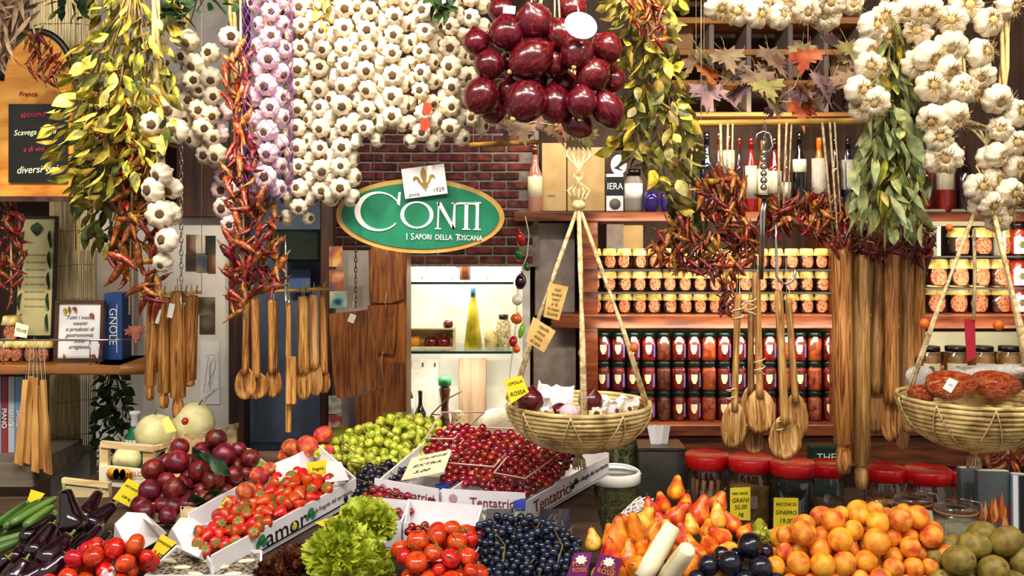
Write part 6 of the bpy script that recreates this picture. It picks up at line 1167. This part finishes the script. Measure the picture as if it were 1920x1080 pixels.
# netted pear wrapper
mb=MB(); a,b=S(1210,935,.09),S(1172,972,.06); ax=(b-a)
for k in range(6):
    for s in(-1,1): mb.tube([ax*(i/8)+V((math.cos(k*PI/3+s*i*.5)*.016,math.sin(k*PI/3+s*i*.5)*.016,0)) for i in range(9)],.0017,4)
tag(ob('foam_net',mb.mesh('foam_net',foam),None,a),'white foam fruit net lying behind the pears','foam net')
mag=M('magenta_card','#6e1a5e','#8a2a74',sc=8,rough=.5)
for i,cs in enumerate(([(1077,1037),(1110,1036),(1098,1090),(1060,1088)],[(1125,1038),(1166,1048),(1155,1092),(1106,1090)])):
    t=card('fruit_label_card','%s purple card with white star and orange lettering before the pears'%('narrow','wide')[i],'card',cs,1.74,mag,('','PERE','ROSSE','')[0:4],.014,M('orange_ink%d'%i,'#e89a2c',rough=.6),shear=0)
    st=[(math.cos(k*PI/8)*(.011 if k%2 else .0075),math.sin(k*PI/8)*(.011 if k%2 else .0075)*.8) for k in range(16)]; ob('white_star',MB().poly(st,.0006).mesh('white_star',white),t,(0.003,-.002,.013),(0,-.1,0))
# -- dark plums, apricots, kiwis
dplum=fruitmat('dark_plum','#07060c','#12101d','#25233a',.22,.02,.3,.02,.35); DP=[round_mesh('plum',dplum,1.0,.06,.1)]
pile('dark_plum','blue-black plum','plum','blue-black plums',DP,[(1406,1032,23),(1366,1062,22),(1427,1062,21),(1332,1064,19),(1392,1082,19),(1432,1034,16),(1355,1040,15),(1450,1085,16),(1312,1080,16),(1385,1040,15)],21,.03,1085,1030,.8,None,4,93,.02,1.05)
apr_m=fruitmat('apricot_skin','#c2541a','#e08a1e','#f0a834',.5,.03,.07,.012,0,1.1,.32,.62,40,.08); apr_r=fruitmat('apricot_blush','#a83a1c','#cf6a22','#e69a34',.5,.03,.08,.012,0,1.1,.32,.62,40,.08); AP=[round_mesh('apricot',apr_m,.95,.1,.12),round_mesh('apricot',apr_m,1.02,.1,.12),round_mesh('apricot',apr_r,.95,.1,.12)]
pile('apricot','ripe orange apricot','apricot','apricots',AP,[(1480,1014,16),(1558,998,21),(1513,1014,22),(1530,1028,20),(1574,1022,21),(1600,1003,18),(1622,987,18),(1642,992,20),(1672,990,22),(1712,988,20),(1637,1022,23),(1668,1014,18),(1700,1014,18),(1742,1018,20),(1475,1042,16),(1494,1057,21),(1535,1058,22),(1577,1057,22),(1614,1046,20),(1672,1040,18),(1699,1036,18),(1727,1038,15),(1758,1036,18),(1665,1062,18),(1706,1062,18),(1737,1062,16),(1648,1074,20),(1608,1076,18),(1462,1068,17),(1560,1084,18),(1690,1082,18),(1520,1084,18),(1590,1030,18),(1480,1086,18),(1725,1084,16),(1545,1010,16),(1590,980,15),(1650,975,15),(1690,972,14),(1730,1002,15)],21,.075,1085,975,.9,None,4,94,.015,1.08,([(1460,1085),(1480,1015),(1550,995),(1620,985),(1715,985),(1760,1030),(1750,1085)],27,45))
kiwi_m=M('kiwi_skin','#6a5820','#7f6c2a','#8c7832',sc=2,rough=.55,bump=.12,rand=.1,hrand=.01,bs=70,bdist=.006); KM=round_mesh('kiwi',kiwi_m,1.25,0,.03); KT=MB().lathe([(.16,0),(.12,.04),(.05,.05),(.001,.03)],8).mesh('blossom_end',leaf_stem)
pile('kiwi','fuzzy brown-green kiwi','kiwi','kiwis',[KM],[(1827,1032,25),(1882,1026,26),(1790,1056,27),(1850,1066,27),(1908,1052,23),(1764,1054,18),(1822,1064,18),(1766,1082,20),(1900,1082,22),(1812,1088,20),(1925,1030,20),(1855,1042,18)],25,.045,1085,1025,1.4,('blossom_end',KT,(0,0,1.2)),4,95,.015,1.0,([(1760,1085),(1770,1040),(1830,1020),(1900,1015),(1930,1030),(1930,1085)],34,14))
for nm,lab,cor in (('wooden_crate','shallow crate under the apricot heap',[(1450,1110),(1760,1110),(1748,1012),(1478,1012)]),('wooden_crate','shallow crate under the kiwi heap',[(1765,1110),(1960,1110),(1930,1030),(1762,1030)])): tray(nm,lab,'crate',cor,.02,crate_wood)
# -- olive bucket, jars, tin, books on the low counter
oliv=M('olives','#3d3f1c','#5f6030','#7b7a40',kind='vor',sc=70,rough=.3,bump=.8,bdist=.02,lo=.1,hi=.6)
def ctr(x,Y): q=P(x,0,Y); return V((q.x,Y,.82))
def bigjar(label,x,Y,wpx,toppy,cont,level,lid=lidred,name='storage_jar',lidh=26,gl=clear,clip=False,neck=.9,cat='jar'):
    b=ctr(x,Y); h=P(0,toppy,Y).z-.82; r=m(wpx,Y)/2; t=thing(name,label,cat,b)
    hb=h-m(lidh,Y)*.8
    if cont: ob('contents',MB().lathe([(.001,.004),(r*.93,.004),(r*.95,.012),(r*.95,hb*level),(r*.9,hb*level+.006),(.001,hb*level+.008)],18).mesh('contents',cont),t)
    ob('glass',MB().lathe([(.001,0),(r*.95,0),(r,.01),(r,hb*.86),(r*neck,hb*.95),(r*neck,hb)],24).mesh('glass',gl),t)
    if lid: ob('lid',MB().lathe([(r*neck*1.02,hb-.006),(r*1.0,hb-.004),(r*1.0,h-.004),(r*.96,h),(r*.9,h-.002),(.001,h-.003)],24).mesh('lid',lid),t)
    if clip:
        ob('glass_lid',MB().lathe([(r*neck*1.05,hb+.002),(r*neck*1.06,hb+.012),(r*.5,hb+.02),(.001,hb+.022)],20).mesh('glass_lid',clear),t)
        ob('seal_ring',MB().tube([(r*neck*1.04*math.cos(2*PI*k/20),r*neck*1.04*math.sin(2*PI*k/20),hb) for k in range(20)],.003,5,closed=True).mesh('seal_ring',M('rubber_'+label[-6:],'#c28a5a',rough=.5)),t)
        ob('wire_clip',MB().tube([(r*1.0,-.01,hb-.03),(r*1.12,-.005,hb-.005),(r*1.0,0,hb+.018),(r*.2,-.0,hb+.026)],.0018,5).mesh('wire_clip',steel),t)
    return t
sticks=M('cinnamon','#4a2a18','#8a5a38','#a87a52',sc=8,st=(12,12,.7),rough=.6,bump=.4); darkp=M('peppercorns','#0f0b0a','#1f1815',kind='vor',sc=90,rough=.6,bump=.6); greyseed=M('grey_seeds','#5a5048','#9a8d82','#6d6258',kind='vor',sc=80,rough=.7,bump=.6); spice=M('spice_brown','#6a4a28','#9a7a4a',sc=30,rough=.9,bump=.3); saltm=M('green_salt','#9a9474','#c4bd98',sc=60,rough=.9,bump=.3); mix=M('mixed_spice','#7a4a2a','#b8783a','#c9a05a',kind='vor',sc=60,rough=.7,bump=.5)
for x,Y,w_,tp_,ct,lv,lab in ((1326,2.6,84,850,None,0,'big red-lidded jar of cinnamon bark sticks'),(1408,2.52,84,856,spice,.75,'red-lidded jar carrying the first yellow price label'),(1486,2.47,84,864,darkp,.95,'red-lidded jar of black berries with crossed-out yellow label'),(1548,2.6,66,866,greyseed,.45,'red-lidded jar of grey seeds behind the rolling pins'),(1660,2.6,76,874,mix,.5,'red-lidded jar right of the rolling pins'),(1738,2.58,88,878,spice,.5,'red-lidded jar with layered lid behind the clip-top jars'),(1802,2.62,44,886,mix,.6,'narrow red-lidded jar beside the flame-printed books')):
    t=bigjar(lab,x,Y,w_,tp_,ct,lv)
    if ct is None:
        for k in range(11): a=2*PI*k/11; ob('cinnamon_stick',MB().tube([(math.cos(a)*.035,math.sin(a)*.035,.006),(math.cos(a+.3)*.036,math.sin(a+.3)*.036,.13)],.0065,6).mesh('cinnamon_stick',sticks),t)
bigjar('squat clip-top glass jar of green salt nearest the kiwis',1792,2.28,92,946,saltm,.8,None,'clip_top_jar',14,clear,True,.78); bigjar('clip-top glass jar of mixed spice behind the apricots',1712,2.36,86,930,mix,.75,None,'clip_top_jar',14,clear,True,.78); bigjar('round glass jar of red peppercorns behind the rolling pin knobs',1632,2.36,80,948,mix,.6,None,'clip_top_jar',14,clear,True,.78)
card('price_tag','yellow price label on the brown spice jar','price tag',[(1369,915),(1407,913),(1407,976),(1369,974)],2.44,yellow_tag,('PEPE VERDE','GRANI','55,00','kg'),.015)
card('price_tag','yellow price label on the jar of black berries','price tag',[(1451,933),(1497,934),(1496,990),(1450,988)],2.4,yellow_tag,('BACCHE DI','GINEPRO','19,00'),.016)
card('price_tag','cream handwritten label leaning on the green salt jar','price tag',[(1735,955),(1748,958),(1762,1060),(1720,1056)],2.2,cream,('sale',),.02)
t=bigjar('clear plastic bucket of green olives with white rim',1153,2.45,92,880,oliv,.86,None,'olive_bucket',10,clear,False,1.0,'bucket'); r=m(46,2.45); h=P(0,880,2.45).z-.82
ob('rim_band',MB().lathe([(r*1.01,h-.03),(r*1.05,h-.028),(r*1.05,h-.006),(r*.97,h-.002),(r*.95,h-.012)],26,cap=False).mesh('rim_band',M('bucket_white','#d9d6d0',rough=.35)),t)
ob('handle',MB().tube([(r*1.05*math.cos(a),r*.35*math.sin(a)-.0,h-.012+.02*math.sin(a)) for a in [PI*k/10 for k in range(11)]],.0025,5).mesh('handle',white),t)
bigjar('tall glass jar of green olives behind the rope basket',1168,2.72,56,800,oliv,.9,lidblack,'olive_jar',12)
mb=MB().bbox(-m(45,2.66),0,0,m(45,2.66),.11,P(0,846,2.66).z-.82,.004); t=thing('metal_tin','dull grey metal tin box behind the pears','tin',ctr(1241,2.66)); ob('tin_body',mb.mesh('tin',steel_dk),t); hh=P(0,846,2.66).z-.82; ob('tin_lid',MB().bbox(-m(46,2.66),-.002,hh,m(46,2.66),.112,hh+.008,.003).mesh('tin_lid',steel_dk),t)
for k in range(3): t2=ob('paper_slip',MB().box(-.012,0,0,.012,.001,.05).mesh('slip',white),t,(-.01+.012*k,.05,hh+.008),(0,.2*(k-1),.3*k))
mb,l=slab(1522,838,1576,868,2.9,.05,.003); t=thing('green_carton','dark green carton lying behind the red lids','carton',V((l.x,2.9,.82))); hh=P(0,838,2.9).z-.82; ob('carton',MB().bbox(-m(27,2.9),0,0,m(27,2.9),.05,hh,.003).mesh('carton',M('green_card','#0d2a20','#153a2c',sc=8,rough=.5)),t); text('THE',.03,white,t,(0,-.002,hh-.03))
# flame-printed books
flame=[M('flame%d'%i,a,rough=.6) for i,a in enumerate(('#c9601a','#e0a050','#8a2a14'))]; grey=M('book_grey','#4c5256','#5d6468',sc=10,rough=.5)
def book(label,x0,x1,ytop,Y,mat,rz,flames,stripes=()):
    b=ctr((x0+x1)/2,Y); W=m(x1-x0,Y)/2; h=P(0,ytop,Y).z-.82; t=thing('standing_book',label,'book',b,(-.06,0,rz)); ob('cover',MB().bbox(-W,0,0,W,.025,h,.002).mesh('cover',mat),t); ob('pages',MB().box(-W+.003,.004,h-.002,W-.003,.021,h+.001).mesh('pages',cream),t)
    for k in range(flames):
        x=-W*.8+1.6*W*k/max(1,flames-1); z=R.uniform(.075,h*.5); fh=R.uniform(.045,.08); fw=W*.2; ob('flame_print',MB().poly([(0,0),(fw,fh*.25),(fw*.7,fh*.55),(fw*.15,fh),(-fw*.5,fh*.6),(-fw,fh*.3)],.0006).mesh('flame_print',flame[k%3]),t,(x,-.0005,z))
    for x,mt in stripes: ob('cover_stripe',MB().box(x*W-.005,-.001,.002,x*W+.005,0,h-.002).mesh('cover_stripe',mt),t)
    if flames: text('Toscana',.012,white,t,(0,-.0015,.05),ext=.0003)
book('grey book with chili flames printed on the cover, larger one',1838,1898,886,2.3,grey,-.1,9); book('grey book with one flame leaning behind the larger one',1806,1842,880,2.36,grey,.05,3); book('blue and white striped book at the picture edge',1898,1925,892,2.28,M('book_blue','#5a7296','#6d86a8',sc=8,rough=.5),-.3,0,((-.4,white),(.4,ink)))
chili_bunch('heap of red dried fruit in nets behind the flame-printed books',[(1850,850),(1925,855),(1925,890),(1860,885)],11,24,2.5,.06,.04,96,CHF,(1890,830))
# plates of shelves behind red lids: dark wooden backing
# ---------------------------------------------------------------- lamps above the frame
lampm=M('lamp_black','#1a1a1c',rough=.4); lens=M('lamp_lens','#fff2d8',emis=6)
for i,((px,py),Y,off,e) in enumerate(SPOTS):
    tg=P(px,py,Y); lp=tg+V(off); lp.z=max(lp.z,2.5); t=thing('hanging_spot_lamp','black spot lamp above the stall, %s along the rail'%ORD[i],'lamp',lp); q=(tg-lp).to_track_quat('Z','Y')
    ob('shade',MB().lathe([(.012,-.1),(.03,-.09),(.045,-.02),(.05,.03),(.047,.03),(.04,-.02),(.02,-.07)],18).mesh('shade',lampm),t,(0,0,0),q); ob('lens',MB().lathe([(.001,-.03),(.03,-.03)],14).mesh('lens',lens),t,(0,0,0),q); ob('flex',MB().tube([(0,0,.05),(0,.02,.4),(0,.03,3.3-lp.z)],.004,5).mesh('flex',lampm),t)
    d=(tg-lp).normalized(); light('SPOT','spot',lp+d*.05,tg,e,WARM,.03,angle=62,blend=.8)
# ---------------------------------------------------------------- lettering becomes real mesh
dg=bpy.context.evaluated_depsgraph_get(); dg.update()
for o in [o for o in bpy.data.objects if o.type=='FONT']:
    me=bpy.data.meshes.new_from_object(o.evaluated_get(dg)); n=o.name.split('.')[0]; w_=ob(n,me,o.parent,o.location,o.rotation_quaternion.copy() if o.rotation_mode=='QUATERNION' else o.rotation_euler.copy(),tuple(o.scale)); bpy.data.objects.remove(o)
